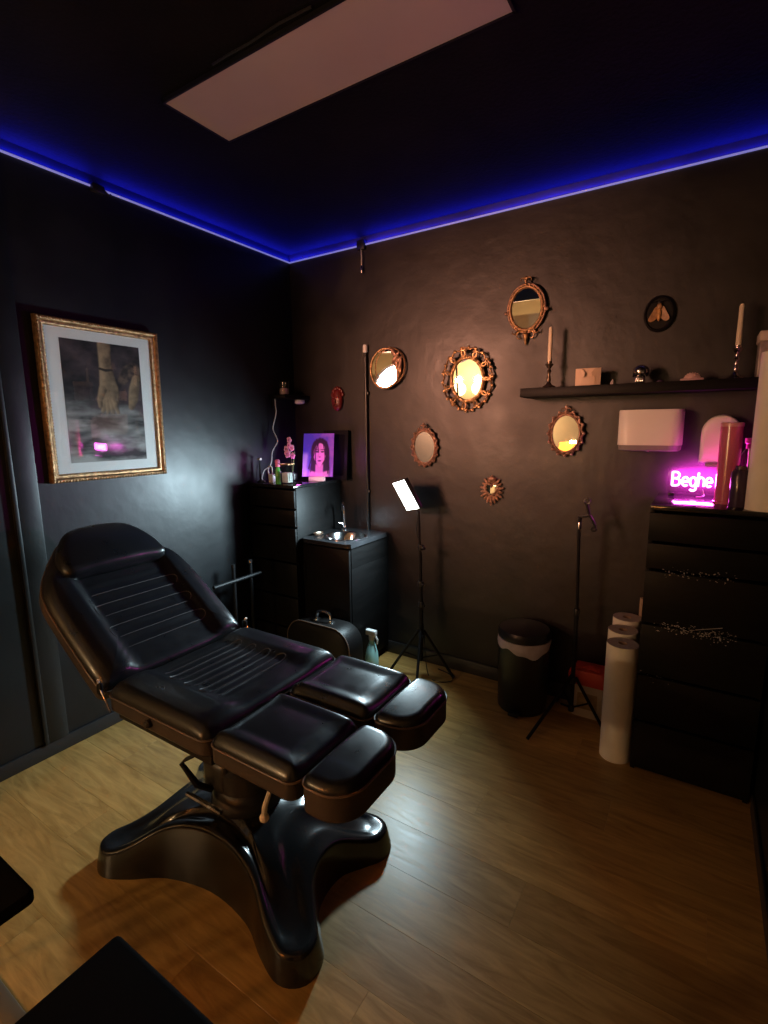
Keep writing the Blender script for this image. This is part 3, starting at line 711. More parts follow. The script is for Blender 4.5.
wr = G().tube(spline([(.06, -.262, 1.745), (.066, -.266, 1.70), (.075, -.27, 1.66), (.06, -.27, 1.61), (.040, -.272, 1.545), (.075, -.28, 1.49), (.092, -.29, 1.455), (.062, -.31, 1.39), (.080, -.34, 1.33), (.088, -.37, 1.295), (.06, -.39, 1.27), (.045, -.40, 1.215), (.07, -.40, 1.199), (.10, -.43, 1.199)], 5, False), .0035, 6)
wr.build('white_cable', M['cable'], label='thin white cable zigzagging down from the tiny corner shelf', cat='cable')
mk = thing('red_mask', 'small red carved mask hanging on the back wall above the portrait', 'mask', (.400, -.006, 1.735))
g = G().ball((0, -.008, 0), (.045, .028, .075), 18, 14)
for sx in (-1, 1): g.ball((sx*.018, -.034, .018), (.011, .006, .009), 8, 6)
g.ball((0, -.036, -.008), (.009, .012, .018), 8, 6)
g.build('face', M['redmask'], mk)
for i in range(7):
    a = PI*(.1+.8*i/6); G().ball((.045*math.cos(a), -.006, .058*math.sin(a)+.018), (.013, .010, .016), 8, 6).build('crest', M['redmask'], mk)
G().ball((0, -.036, -.038), (.017, .006, .008), 8, 6).build('mouth', mat('mask_dark', (.05, .005, .005), .5, var=.1), mk)
# wall pipe with a pale cap
wp = thing('wall_pipe', 'thin black vertical pipe with a pale cap on the back wall', 'pipe', (.640, 0, .86))
G().tube([(0, -.016, 0), (0, -.016, 1.17)], .011, 12).build('pipe', M['black_plastic'], wp)
G().lathe([(.012, 0), (.016, .004), (.016, .045), (.011, .050)], 14, (0, -.018, 1.165)).build('cap', M['white'], wp)
for z in (.25, .9): G().box((-.02, -.022, z), (.02, -.001, z+.02), .003).build('clip', M['black_plastic'], wp)

# ------------------------------------------------------------------ behind the chair: rail rack, case, spray bottle
rk = thing('metal_rack', 'low black metal rail rack standing between the chair and the left wall', 'rack', (.20, -.80, 0))
for y in (.115, -.02):
    G().tube([(0, y, .012), (0, y, .725)], .011, 10).build('post', M['black_metal'], rk)
    G().lathe([(.013, 0), (.013, .018), (.008, .022)], 10, (0, y, .72)).build('post_cap', M['steel'] if y > 0 else M['black_plastic'], rk)
    G().box((-.10, y-.014, 0), (.10, y+.014, .018), .004).build('foot', M['black_metal'], rk)
G().tube([(0.012, -.18, .640), (0.012, .185, .640)], .012, 10).build('rail', M['black_metal'], rk)
G().tube([(0, -.02, .26), (0, .115, .26)], .010, 8).build('rail', M['black_metal'], rk)
cs2 = thing('carry_case', 'rounded black carry case with a silver handle on the floor before the sink', 'case', (.690, -.575, 0))
ol2 = roundrect(-.235, .235, 0, .400, [.12, .12, .12, .12], 8)
g = G().rings([[(p.x, -.085, p.y) for p in inset(ol2, .02)], [(p.x, -.075, p.y) for p in inset(ol2, .005)], [(p.x, -.06, p.y) for p in ol2], [(p.x, .06, p.y) for p in ol2], [(p.x, .075, p.y) for p in inset(ol2, .005)], [(p.x, .085, p.y) for p in inset(ol2, .02)]])
g.build('shell', mat('case_vinyl', (.007, .006, .006), .45, spec=.2, var=.1, bump=.15, bscale=120), cs2)
G().tube([(p.x, -.068, p.y) for p in inset(ol2, -.001)], .004, 6, closed=True).build('piping', M['piping'], cs2)
G().tube(spline([(-.055, 0, .395), (-.052, 0, .435), (-.030, 0, .458), (.030, 0, .458), (.052, 0, .435), (.055, 0, .395)], 5, False), .010, 8).build('handle', M['chrome'], cs2)
for x in (-.055, .055): G().box((x-.014, -.02, .390), (x+.014, .02, .407), .004).build('handle_mount', M['steel'], cs2)
sp = thing('spray_bottle', 'teal spray bottle with a white trigger head on the floor', 'bottle', (.860, -.315, 0)); sp.scale = (1.25, 1.25, 1.38)
G().lathe([(.030, 0), (.034, .006), (.035, .06), (.031, .10), (.020, .135), (.013, .150), (.013, .165)], 22).build('body', M['teal'], sp)
g = G().box((-.032, -.012, .180), (.028, .012, .208), .006, 3); g.lathe([(.015, .160), (.015, .182)], 14); g.build('spray_head', M['white'], sp)
G().tube([(.020, 0, .185), (.034, 0, .165), (.032, 0, .145)], .005, 6).build('trigger', M['white'], sp)

# ------------------------------------------------------------------ light stand
ls_ = thing('light_stand', 'black tripod stand carrying the lit white LED panel', 'light stand', (1.146, -.187, 0))
G().tube([(0, 0, .10), (0, 0, .50)], .0125, 12).build('lower_tube', M['black_metal'], ls_)
G().tube([(0, 0, .46), (-.008, -.002, .80)], .010, 12).build('middle_tube', M['black_metal'], ls_)
G().tube([(-.008, -.002, .78), (-.018, -.004, 1.05)], .0075, 12).build('upper_tube', M['black_metal'], ls_)
for z in (.27, .47, .60, .83):
    c = G().lathe([(.017, -.016), (.018, -.012), (.018, .012), (.017, .016)], 14, (-.004*(z > .5), 0, z)).build('collar', M['black_plastic'], ls_)
    G().tube([(.012, -.012, z), (.034, -.030, z+.004)], [.006, .009], 8).build('knob', M['steel'] if z > .45 else M['black_plastic'], c)
for a in (200, 290, 50):
    d = V((math.cos(R(a)), math.sin(R(a)), 0))
    if a == 50: d = V((.88, .30, 0)).normalized()
    G().tube([V((0, 0, .30))+d*.016, d*.20+V((0, 0, .012))], .009, 8).build('leg', M['black_metal'], ls_)
    G().tube([V((0, 0, .12))+d*.012, d*.11+V((0, 0, .148))], .005, 6).build('brace', M['black_metal'], ls_)
    G().ball(tuple(d*.203+V((0, 0, .011))), .011, 8, 6).build('rubber_foot', M['black_plastic'], ls_)
nrm = V((-.50, -.76, -.42)).normalized()
aa = rt*.476 - up*.880; cfw = -aa.dot(nrm)/fw.dot(nrm); Lx = (aa+fw*cfw).normalized(); Sx = nrm.cross(Lx).normalized()
hc = V((1.050, -.212, 1.142))-V((1.146, -.187, 0))
hm = Matrix(((Lx.x, Sx.x, nrm.x, hc.x), (Lx.y, Sx.y, nrm.y, hc.y), (Lx.z, Sx.z, nrm.z, hc.z), (0, 0, 0, 1)))
hd = G().box((-.098, -.098, -.030), (.098, .098, -.002), .006).xf(hm).build('led_head', M['black_plastic'], ls_)
G().box((-.094, -.094, -.002), (.094, .094, .002)).xf(hm).build('led_face', M['ledface'], hd)
for k in range(5): G().box((-.07+.03*k, -.05, -.036), (-.055+.03*k, .05, -.029)).xf(hm).build('cooling_fin', M['black_plastic'], hd)
G().tube([V((-.018, -.004, 1.045)), V((-.030, -.008, 1.065)), hc-nrm*.032], .008, 8).build('tilt_bracket', M['black_metal'], ls_)
area_light('led_light', hc+nrm*.006, nrm, .18, .18, P_LED, (.64, .89, 1.0), ls_, xaxis=Lx, spread=150)
G().tube(spline([(-.02, .01, 1.04), (-.045, .02, .93), (-.02, .03, .80), (-.03, .03, .62), (.0, .03, .30), (.03, .03, .02), (.12, -.03, .006), (.20, .02, .006), (.16, .09, .006), (.06, .12, .006)], 6, False), .003, 6).build('cord', M['black_plastic'], ls_)

# ------------------------------------------------------------------ bin
bn = thing('pedal_bin', 'round black waste bin with a pale liner showing under its lid', 'bin', (1.790, -.190, 0))
G().lathe([(.128, 0), (.132, .006), (.138, .395), (.136, .405)], 40).build('body', M['black_plastic'], bn)
n = 60; rn = random.Random(5)
lb = [.370+.016*math.sin(3*2*PI*k/n+1)+.006*math.sin(9*2*PI*k/n) - .022*max(0, math.cos(2*PI*k/n+PI/2.2)) for k in range(n)]
G().rings([[(.1395*math.cos(2*PI*k/n), .1395*math.sin(2*PI*k/n), lb[k]) for k in range(n)], [(.1425*math.cos(2*PI*k/n), .1425*math.sin(2*PI*k/n), (lb[k]+.41)/2) for k in range(n)], [(.1405*math.cos(2*PI*k/n), .1405*math.sin(2*PI*k/n), .409) for k in range(n)], [(.130*math.cos(2*PI*k/n), .130*math.sin(2*PI*k/n), .411) for k in range(n)]], False, False).build('liner', M['liner'], bn)
G().lathe([(.137, .411), (.141, .416), (.141, .440), (.132, .458), (.09, .470), (.0, .473)], 40, cap=False).build('lid', M['black_plastic'], bn)
G().box((-.028, -.165, .008), (.028, -.120, .022), .005).build('pedal', M['black_plastic'], bn)
G().box((-.04, .12, .36), (.04, .15, .43), .006).build('hinge', M['black_plastic'], bn)

# ------------------------------------------------------------------ phone tripod
ph_ = thing('phone_tripod', 'slim black tripod with an empty phone clamp beside the bin', 'tripod', (2.055, -.190, 0))
G().tube([(0, 0, .06), (0, 0, .62)], .0105, 10).build('lower_tube', M['black_metal'], ph_)
G().tube([(0, 0, .60), (-.012, .004, 1.045)], .008, 10).build('upper_tube', M['black_metal'], ph_)
G().lathe([(.010, 0), (.0105, .004), (.0105, .032), (.009, .036)], 12, (-.012, .004, 1.035)).build('ferrule', M['steel'], ph_)
for z in (.22, .60): G().lathe([(.015, -.016), (.017, -.012), (.017, .012), (.015, .016)], 12, (0, 0, z)).build('collar', M['black_plastic'], ph_)
cl2 = G().tube([(-.012, .004, 1.06), (-.012, .004, 1.10)], .010, 8); cl2.tube([(-.008, .004, 1.098), (.022, 0, 1.105), (.034, 0, 1.112)], .009, 8)
cl2.build('ball_head', M['black_plastic'], ph_)
cm = G().tube([(.030, -.002, 1.115), (.024, -.004, 1.145), (.020, -.006, 1.165)], .008, 8); cm.tube([(.036, 0, 1.106), (.055, .0, 1.075), (.064, 0, 1.052)], .008, 8)
cm.build('clamp_arm', M['black_plastic'], ph_)
G().tube([(.020-.014*math.cos(2*PI*k/12), -.006, 1.178+.014*math.sin(2*PI*k/12)) for k in range(12)], .005, 6, closed=True).build('clamp_jaw', M['black_plastic'], ph_)
G().tube([(.056+.012*math.cos(2*PI*k/12), 0, 1.040+.010*math.sin(2*PI*k/12)) for k in range(12)], .005, 6, closed=True).build('clamp_jaw', M['black_plastic'], ph_)
for d in (V((-.14, -.315, 0)), V((.15, -.015, 0)), V((-.12, .14, 0))):
    L = d.length; u = d/L
    G().tube([V((0, 0, .24))+u*.014, d+V((0, 0, .010))] if L > .3 else [V((0, 0, .24))+u*.014, u*.16+V((0, 0, .010))], .0085, 8).build('leg', M['black_metal'], ph_)
    G().tube([V((0, 0, .07))+u*.010, u*min(L, .16)*.55+V((0, 0, .115))], .005, 6).build('brace', M['black_metal'], ph_)
G().lathe([(.014, 0), (.016, .004), (.016, .028), (.012, .034)], 12, (0, 0, .045)).build('bottom_collar', M['black_plastic'], ph_)

# ------------------------------------------------------------------ sharps container
sc = thing('sharps_container', 'small cream container with a red lid on the floor behind the tripod', 'container', (2.124, -.084, 0))
def rr3(hx, hy, z): return [(p.x*hx/.09, p.y*hy/.07, z) for p in roundrect(-.09, .09, -.07, .07, .02, 5)]
G().rings([rr3(.078, .058, 0), rr3(.080, .060, .01), rr3(.084, .064, .19)]).build('body', M['offwhite'], sc)
ld = G().rings([rr3(.090, .070, .185), rr3(.092, .072, .19), rr3(.092, .072, .235), rr3(.080, .062, .262), rr3(.05, .04, .268)]).build('lid', M['red'], sc)
G().tube(spline([(-.085, -.03, .22), (-.096, -.035, .17), (-.092, -.05, .255), (-.03, -.06, .285), (.05, -.05, .275)], 5, False), .006, 6).build('handle', M['red'], ld)
G().lathe([(.026, .262), (.026, .274), (.02, .278)], 16).build('flap', M['red'], ld)
G().box((-.05, -.0655, .05), (.05, -.060, .14), .002).build('sticker', mat('tan_sticker', (.42, .30, .16), .7, var=.2, vscale=40), sc)

# ------------------------------------------------------------------ paper rolls on the floor
def roll(name, label, x, y, z0, r, h, grp=None):
    t = thing(name, label, 'paper roll', (x, y, z0), group=grp)
    n = 36
    ring = lambda rr, z: [(rr*math.cos(2*PI*k/n), rr*math.sin(2*PI*k/n), z) for k in range(n)]
    G().rings([ring(.02, 0), ring(r, 0), ring(r, h-.001), ring(r-.001, h)], False, False).build('paper', M['paper'], t)
    rg = []
    m = 7
    for k in range(m): rr = r-.001-(r-.021)*k/(m-1); rg += [ring(rr, h-(.0015 if k % 2 else 0))]
    G().rings(rg, False, False).build('wound_edge', M['papere'], t)
    G().rings([ring(.021, h), ring(.018, h-.001), ring(.018, .01), ring(.0, .01)], False, False).build('core', M['card'], t)
    return t
roll('paper_roll', 'upright white paper roll nearest the camera in front of the chest', 2.300, -.396, 0, .067, .565)
roll('paper_roll', 'middle of three upright paper rolls beside the black chest', 2.283, -.252, 0, .066, .575)
roll('paper_roll', 'upright paper roll at the rear of three against the back wall', 2.283, -.108, 0, .066, .590)
ct = thing('cardboard_tube', 'thin brown cardboard tube sticking up behind the paper rolls', 'tube', (2.346, -.040, 0))
G().rings([[(r*math.cos(2*PI*k/20), r*math.sin(2*PI*k/20), z) for k in range(20)] for r, z in ((.014, 0), (.018, 0), (.018, .68), (.014, .68), (.014, .02))], False, True).build('tube_wall', M['card'], ct)

# ================================================================== WALL MIRRORS
def oval(a, b, n=48, ph=0): return [V((a*math.cos(2*PI*k/n+ph), b*math.sin(2*PI*k/n+ph))) for k in range(n)]
def mirror_root(label, x, z, tilt=0, yaw=0, roll_=0, out=.012):
    t = thing('wall_mirror', label, 'mirror', (x, -out, z)); t.rotation_mode = 'ZXY' if False else 'XYZ'
    t.rotation_euler = (R(tilt), R(roll_), R(yaw)); return t
# local frame: x right, z up, -y out of the wall
def ring_tube(t, a, b, r, m, name='frame', y=-.006, n=56, fl=1.0):
    g = G().tube([(p.x, 0, p.y) for p in oval(a, b, n)], r, 8, closed=True)
    for i in range(len(g.v)): g.v[i] = V((g.v[i].x, g.v[i].y*fl+y, g.v[i].z))
    return g.build(name, m, t, angle=60)
def disc(t, a, b, m=None, y=-.004, back=.006, curve=0.0):
    rg = [[(p.x*s, y-curve*(1-s*s), p.y*s) for p in oval(a, b, 48)] for s in (1, .8, .6, .4, .2, .02)]
    G().rings(rg, False, True).build('mirror_glass', m or M['mirror'], t)
    G().rings([[(p.x, y+.0006, p.y) for p in oval(a*1.02, b*1.02)], [(p.x, back, p.y) for p in oval(a*1.02, b*1.02)]]).build('backing', M['black_matte'], t)
def scroll(cx, cz, ang, size, flip, y=-.008, r=.0045):
    pts = []
    for k in range(15):
        u = k/14; a = u*4.4; rr = size*(1-.80*u)
        px = size*.55+(-rr*math.cos(a)); pz = rr*math.sin(a)*flip
        ca, sa = math.cos(ang), math.sin(ang); pts.append((cx+px*ca-pz*sa, y-.006*math.sin(u*PI), cz+px*sa+pz*ca))
    return G().tube(pts, [r*(1.15-.6*k/14) for k in range(15)], 6)
def ell_ang(a, b, t): return math.atan2(a*math.sin(t), b*math.cos(t))
# 1: ornate open-work oval
t = mirror_root('largest ornate openwork gold oval mirror left of the shelf', 1.357, 1.815, tilt=5.5, yaw=3.5, out=.028)
disc(t, .090, .116)
ring_tube(t, .094, .120, .008, M['gold'])
ring_tube(t, .103, .129, .005, M['gold2'], 'inner_bead', y=-.002)
for k in range(22):
    a = 2*PI*(k+.5)/22; cx, cz = .110*math.cos(a), .137*math.sin(a)
    scroll(cx, cz, ell_ang(.110, .137, a)+.35*(1 if k % 2 else -1), .033, 1 if k % 2 else -1, r=.0062).build('scroll', M['gold'], t)
    G().ball((.150*math.cos(a+.2), -.008, .176*math.sin(a+.2)), (.010, .007, .010), 8, 6).build('leaf_tip', M['gold'], t)
o_ = oval(.147, .172, 64)
G().tube([(p.x*(1+.035*math.sin(16*i*2*PI/64)), -.004, p.y*(1+.035*math.sin(16*i*2*PI/64))) for i, p in enumerate(o_)], .0055, 6, closed=True).build('outer_rim', M['gold2'], t)
# 2: oval with crest and drop finial
t = mirror_root('highest oval gold mirror with crest and pointed drop finial', 1.683, 2.163, tilt=4.8, yaw=0, out=.022)
disc(t, .080, .102)
ring_tube(t, .086, .108, .009, M['gold2']); ring_tube(t, .099, .121, .006, M['bronze'], 'outer_rim', y=-.003)
for k in range(28):
    a = 2*PI*k/28; G().ball((.093*math.cos(a), -.011, .115*math.sin(a)), .0042, 6, 5).build('bead', M['gold'], t)
for s in (-1, 1):
    scroll(s*.012, .125, PI/2-s*.6, .026, s).build('crest_scroll', M['gold2'], t); scroll(s*.02, -.125, -PI/2+s*.5, .030, s).build('drop_scroll', M['gold'], t)
    scroll(s*.055, -.104, -PI/2+s*.9, .022, -s).build('drop_scroll', M['gold2'], t); G().ball((s*.109, -.006, -.014), (.010, .008, .010), 8, 6).build('side_knob', M['bronze'], t)
G().ball((0, -.008, .148), (.014, .009, .012), 10, 8).build('crest_knob', M['gold2'], t)
G().lathe([(.002, -.185), (.008, -.172), (.012, -.150), (.018, -.130), (.008, -.118)], 12, (0, -.008, 0)).build('drop_finial', M['gold'], t)
# 3: round-ish oval with lily relief
t = mirror_root('plain thin-rimmed oval mirror with a flower relief on its right side', .812, 1.912, tilt=0.0, yaw=10, roll_=6, out=.044)
disc(t, .098, .117)
ring_tube(t, .101, .120, .0065, M['gold'])
g = G().tube([(p.x+.028, 0, p.y+.012) for p in oval(.098, .112)], .006, 8, closed=True); g.build('second_rim', M['gold2'], t)
for (x, z, an, L) in ((.062, .070, 1.1, .05), (.080, .050, .9, .045), (.092, .018, 1.4, .055), (.075, .018, 1.9, .05), (.050, .092, 2.2, .045), (.088, -.03, 1.6, .05)):
    G().ball((0, 0, 0), (.045*L/.05, .006, .013), 10, 6).xf(Matrix.Translation((x, -.011, z)) @ Matrix.Rotation(-an, 4, 'Y')).build('petal', M['bronze'], t)
G().tube(spline([(.088, -.010, -.075), (.094, -.010, -.02), (.082, -.010, .05), (.055, -.01, .095)], 5, False), .004, 6).build('stem', M['gold2'], t)
G().tube([(.0, -.002, .118), (.012, -.004, .130), (.03, -.002, .122)], .004, 6).build('hook', M['gold2'], t)
# 4: scalloped oval with bobbles, under the shelf ; 5: similar, dull, left ---------
def bobble_mirror(label, x, z, a, b, m_frame, m_ball, m_glass, tilt, yaw, nb=16):
    t = mirror_root(label, x, z, tilt=tilt, yaw=yaw, out=.020)
    disc(t, a, b, m_glass); ring_tube(t, a*1.05, b*1.04, .006, m_frame)
    o = oval(a*1.22, b*1.17, 96)
    G().tube([(p.x*(1+.05*math.cos(nb*i*2*PI/96)), -.004, p.y*(1+.05*math.cos(nb*i*2*PI/96))) for i, p in enumerate(o)], .0075, 6, closed=True).build('scalloped_rim', m_frame, t)
    for k in range(nb):
        an = 2*PI*k/nb; G().ball((a*1.33*math.cos(an), -.007, b*1.25*math.sin(an)), .0075, 8, 6).build('bobble', m_ball, t)
    for s in (-1, 1): scroll(s*.010, b*1.18, PI/2-s*.7, .020, s, r=.004).build('crest_scroll', m_frame, t)
    G().ball((0, -.008, b*1.18+.026), (.009, .008, .011), 8, 6).build('crest_knob', m_ball, t)
bobble_mirror('bobble-edged bronze oval mirror hanging under the shelf', 1.917, 1.507, .069, .094, M['bronze'], mat('rose_gilt', (.62, .40, .32), .38, metal=.7, var=.2), M['mirror'], 1.2, 0)
bobble_mirror('dull bobble-edged oval mirror just above the LED lamp', 1.077, 1.424, .069, .096, M['bronze'], M['bronze'], M['mirror_old'], 3.2, 2.5)
# 6: heart mirror
t = mirror_root('small sunburst mirror with a heart-shaped glass right of the LED lamp', 1.515, 1.185, tilt=-3, yaw=0, roll_=0, out=.016)
hp = []
for k in range(40):
    a = 2*PI*k/40; hp.append(V((.0023*16*math.sin(a)**3, .0025*(13*math.cos(a)-5*math.cos(2*a)-2*math.cos(3*a)-math.cos(4*a)))))
hp = hp[::-1]
G().rings([[(p.x, -.004, p.y) for p in hp], [(p.x, .004, p.y) for p in hp]]).build('mirror_glass', M['mirror'], t)
G().tube([(p.x*1.12, -.006, p.y*1.12) for p in hp], .006, 6, closed=True).build('frame', M['bronze'], t)
for k in range(18):
    a = 2*PI*k/18+PI/2; L = .026 if k % 2 == 0 else .019
    if k == 9: L = .034
    rx, rz = .044*math.cos(a), .058*math.sin(a)
    G().ball((0, 0, 0), (L, .005, .0085), 8, 6).xf(Matrix.Translation((rx*1.12, -.003, rz*1.02-.002)) @ Matrix.Rotation(-a, 4, 'Y')).build('ray', M['bronze'], t)
G().ball((0, -.006, .062), (.026, .008, .016), 10, 6).build('crest', M['bronze'], t)
# moth plaque
t = thing('moth_plaque', 'dark oval plaque with a golden moth above the shelf', 'plaque', (2.312, -.004, 2.062))
G().rings([[(p.x, 0, p.y) for p in oval(.066, .082)], [(p.x, -.012, p.y) for p in oval(.066, .082)], [(p.x, -.017, p.y) for p in oval(.058, .074)], [(p.x, -.012, p.y) for p in oval(.052, .068)]]).build('plaque', M['black_wood'], t)
for s in (-1, 1):
    w_ = [(0, .022), (s*.016, .030), (s*.030, .006), (s*.044, -.024), (s*.034, -.036), (s*.018, -.030), (s*.004, -.012)]
    if s < 0: w_ = w_[::-1]
    wpt = spline([(x, z, 0) for x, z in w_], 5); k = len(wpt)
    G().add([(p.x, -.020-.004*abs(p.x)/.04, p.y) for p in wpt]+[(p.x, -.016-.004*abs(p.x)/.04, p.y) for p in wpt], [tuple(range(k)), tuple(range(2*k-1, k-1, -1))]+[(i, (i+1) % k, k+(i+1) % k, k+i) for i in range(k)]).build('wing', M['amber'], t)
    G().tube(spline([(s*.005, -.022, .045), (s*.018, -.022, .054), (s*.034, -.022, .050)], 4, False), .0018, 5).build('antenna', M['black_matte'], t)
G().ball((0, -.024, -.006), (.009, .009, .030), 10, 8).build('abdomen', M['fuzz'], t)
G().ball((0, -.024, .030), (.012, .010, .016), 10, 8).build('thorax', M['amber'], t)
G().ball((0, -.024, .047), (.010, .008, .007), 8, 6).build('head', M['black_plastic'], t)

# ================================================================== SHELF AND ITS THINGS
SHZ = 1.737
G().box((1.722, -.205, SHZ-.044), (2.80, 0, SHZ), .002).build('wall_shelf', M['black_wood'], label='long black floating shelf on the back wall', cat='shelf', offset=(2.26, -.10, SHZ-.044))
SY = -.105
def candlestick(label, x, hh, m):
    t = thing('candlestick', label, 'candlestick', (x, SY, SHZ))
    G().lathe([(.040, 0), (.040, .004), (.030, .012), (.014, .022), (.008, .035)], 8).build('foot', m, t)
    G().lathe([(.008, .033), (.012, .045), (.009, .055), (.007, .075), (.012, .085), (.007, .095), (.009, hh-.032), (.013, hh-.026)], 16).build('stem', m, t)
    G().lathe([(.011, hh-.028), (.017, hh-.022), (.021, hh-.012), (.013, hh-.010), (.013, hh)], 18).build('cup', m, t)
def candle(label, x, z, h, m):
    t = thing('candle', label, 'candle', (x, SY, z))
    G().lathe([(.0105, 0), (.0108, .004), (.0098, h-.010), (.006, h-.002), (.002, h)], 16).build('stick', m, t)
    G().tube([(0, 0, h-.002), (.001, 0, h+.010)], .0012, 5).build('wick', M['black_matte'], t)
brass = mat('dark_brass', (.20, .15, .11), .32, metal=.9, var=.3, vscale=50)
pewter = mat('pewter', (.42, .36, .36), .22, metal=1, var=.2, vscale=50)
candlestick('dark candlestick at the left end of the shelf', 1.838, .135, brass)
candle('ivory taper candle in the left candlestick', 1.838, SHZ+.127, .178, M['wax'])
candlestick('silver candlestick at the right end of the shelf', 2.628, .142, pewter)
candle('ivory taper candle in the right silver candlestick', 2.628, SHZ+.134, .178, M['wax'])
t = thing('open_card', 'small cream open card standing on the shelf near the left candle', 'card', (2.030, -.115, SHZ), rz=R(6))
cream = mat('cream_paper', (.62, .46, .34), .6, var=.06)
G().box((-.058, 0, 0), (.058, .003, .088), .001).build('back_sheet', cream, t)
g = G().add([(-.058, -.001, .086), (-.030, -.012, .086), (-.012, -.013, .066), (-.030, -.022, .003), (-.058, -.001, .003), (-.058, -.003, .086)], [(0, 1, 2, 3, 4), (5, 4, 3, 2, 1)]); g.build('left_flap', cream, t)
g = G().add([(.058, -.001, .086), (.034, -.012, .086), (.014, -.013, .066), (.034, -.022, .003), (.058, -.001, .003), (.058, -.003, .086)], [(4, 3, 2, 1, 0), (1, 2, 3, 4, 5)]); g.build('right_flap', cream, t)
G().box((-.030, -.020, 0), (.034, -.014, .046), .002).build('front_pocket', cream, t)
t = thing('crystal_point', 'tiny pale crystal point on the shelf beside the card', 'crystal', (2.142, -.11, SHZ))
G().lathe([(.010, 0), (.011, .006), (.008, .018), (.0005, .030)], 6).build('stone', mat('pale_stone', (.42, .36, .36), .3, var=.2), t)
t = thing('skull', 'small shiny silver skull ornament in the middle of the shelf', 'ornament', (2.262, -.11, SHZ))
g = G().ball((0, 0, .056), (.036, .040, .032), 20, 14); g.box((-.020, -.034, .004), (.020, .010, .034), .008, 3); g.build('cranium', M['silver'], t)
for s in (-1, 1):
    G().ball((s*.015, -.034, .050), (.010, .007, .009), 10, 8).build('eye_socket', M['black_plastic'], t); G().ball((s*.026, -.026, .036), (.008, .010, .006), 8, 6).build('cheekbone', M['silver'], t)
G().ball((0, -.037, .036), (.005, .005, .007), 6, 5).build('nose_socket', M['black_plastic'], t)
for k in range(5): G().box((-.017+.0072*k, -.037, .008), (-.0115+.0072*k, -.032, .020), .001).build('tooth', M['silver'], t)
t = thing('pebble', 'tiny dark pebble on the shelf right of the skull', 'pebble', (2.345, -.11, SHZ)); G().ball((0, 0, .008), (.016, .012, .008), 12, 8).build('stone', M['purpleglass'], t)
t = thing('shell_tray', 'small tray holding a pink shell on the right half of the shelf', 'tray', (2.470, -.11, SHZ))
G().box((-.045, -.03, 0), (.045, .03, .014), .004).build('tray', mat('rose_tray', (.42, .26, .26), .5, var=.1), t)
sg = G()
for k in range(9):
    a = PI*(k+.5)/9; sg.tube([(0, -.018, .014), (.016*math.cos(a), -.010, .014+.017*math.sin(a)), (.030*math.cos(a), .0, .014+.024*math.sin(a))], [.003, .005, .0045], 6)
sg.build('shell', mat('pink_shell', (.55, .36, .34), .5, var=.15), t)
t = thing('white_box', 'white lidded box at the far right end of the shelf', 'box', (2.742, -.095, SHZ))
G().box((-.042, -.07, 0), (.05, .07, .150), .003).build('body', mat('clear_box', (.30, .24, .24), .3, var=.4, vscale=25), t)
G().box((-.047, -.075, .146), (.054, .075, .186), .006, 3).build('lid', mat('pale_lid', (.62, .50, .44), .5, var=.05), t)

# ------------------------------------------------------------------ dispensers
t = thing('towel_dispenser', 'wide white paper towel dispenser on the back wall under the shelf', 'dispenser', (2.315, 0, 1.425))
od = [V((p.x, p.y)) for p in roundrect(-.137, .137, -.125, -.001, [.050, .004, .004, .050], 8)]
G().rings([[(p.x, p.y, .028) for p in od], [(p.x, p.y, .188) for p in od], [(p.x*.985, p.y*.97, .194) for p in od]]).build('cover', M['white'], t)
G().rings([[(p.x*.90, p.y*.85, .0) for p in od], [(p.x*.96, p.y*.93, .004) for p in od], [(p.x*.98, p.y*.97, .027) for p in od]]).build('base', mat('grey_plastic', (.22, .19, .20), .4, var=.05), t)
G().lathe([(.006, -.002), (.006, .002)], 10, (0, -.10, -.001)).build('lock', M['steel'], t)
t = thing('round_dispenser', 'rounded white dispenser on the back wall behind the pink tube', 'dispenser', (2.600, 0, 1.375))
def dome(hw, h, k0=-.0): return [V((hw, 0))]+[V((hw, h*.55))]+[V((hw*math.cos(PI*k/16), h*.62+h*.38*math.sin(PI*k/16))) for k in range(1, 16)]+[V((-hw, h*.55)), V((-hw, 0))]
dm = dome(.076, .215)
G().rings([[(p.x, 0, p.y) for p in dm], [(p.x, -.075, p.y) for p in dm], [(p.x*.95, -.090, .008+p.y*.94) for p in dm], [(p.x*.80, -.098, .025+p.y*.80) for p in dm]]).build('cover', M['white'], t)
G().box((-.05, -.085, -.018), (.05, -.01, .0), .006).build('nozzle_base', mat('grey_plastic', (.22, .19, .20), .4), t)
G().box((-.014, -.092, .03), (.014, -.085+.004, .05), .003).build('push_button', M['white'], t)

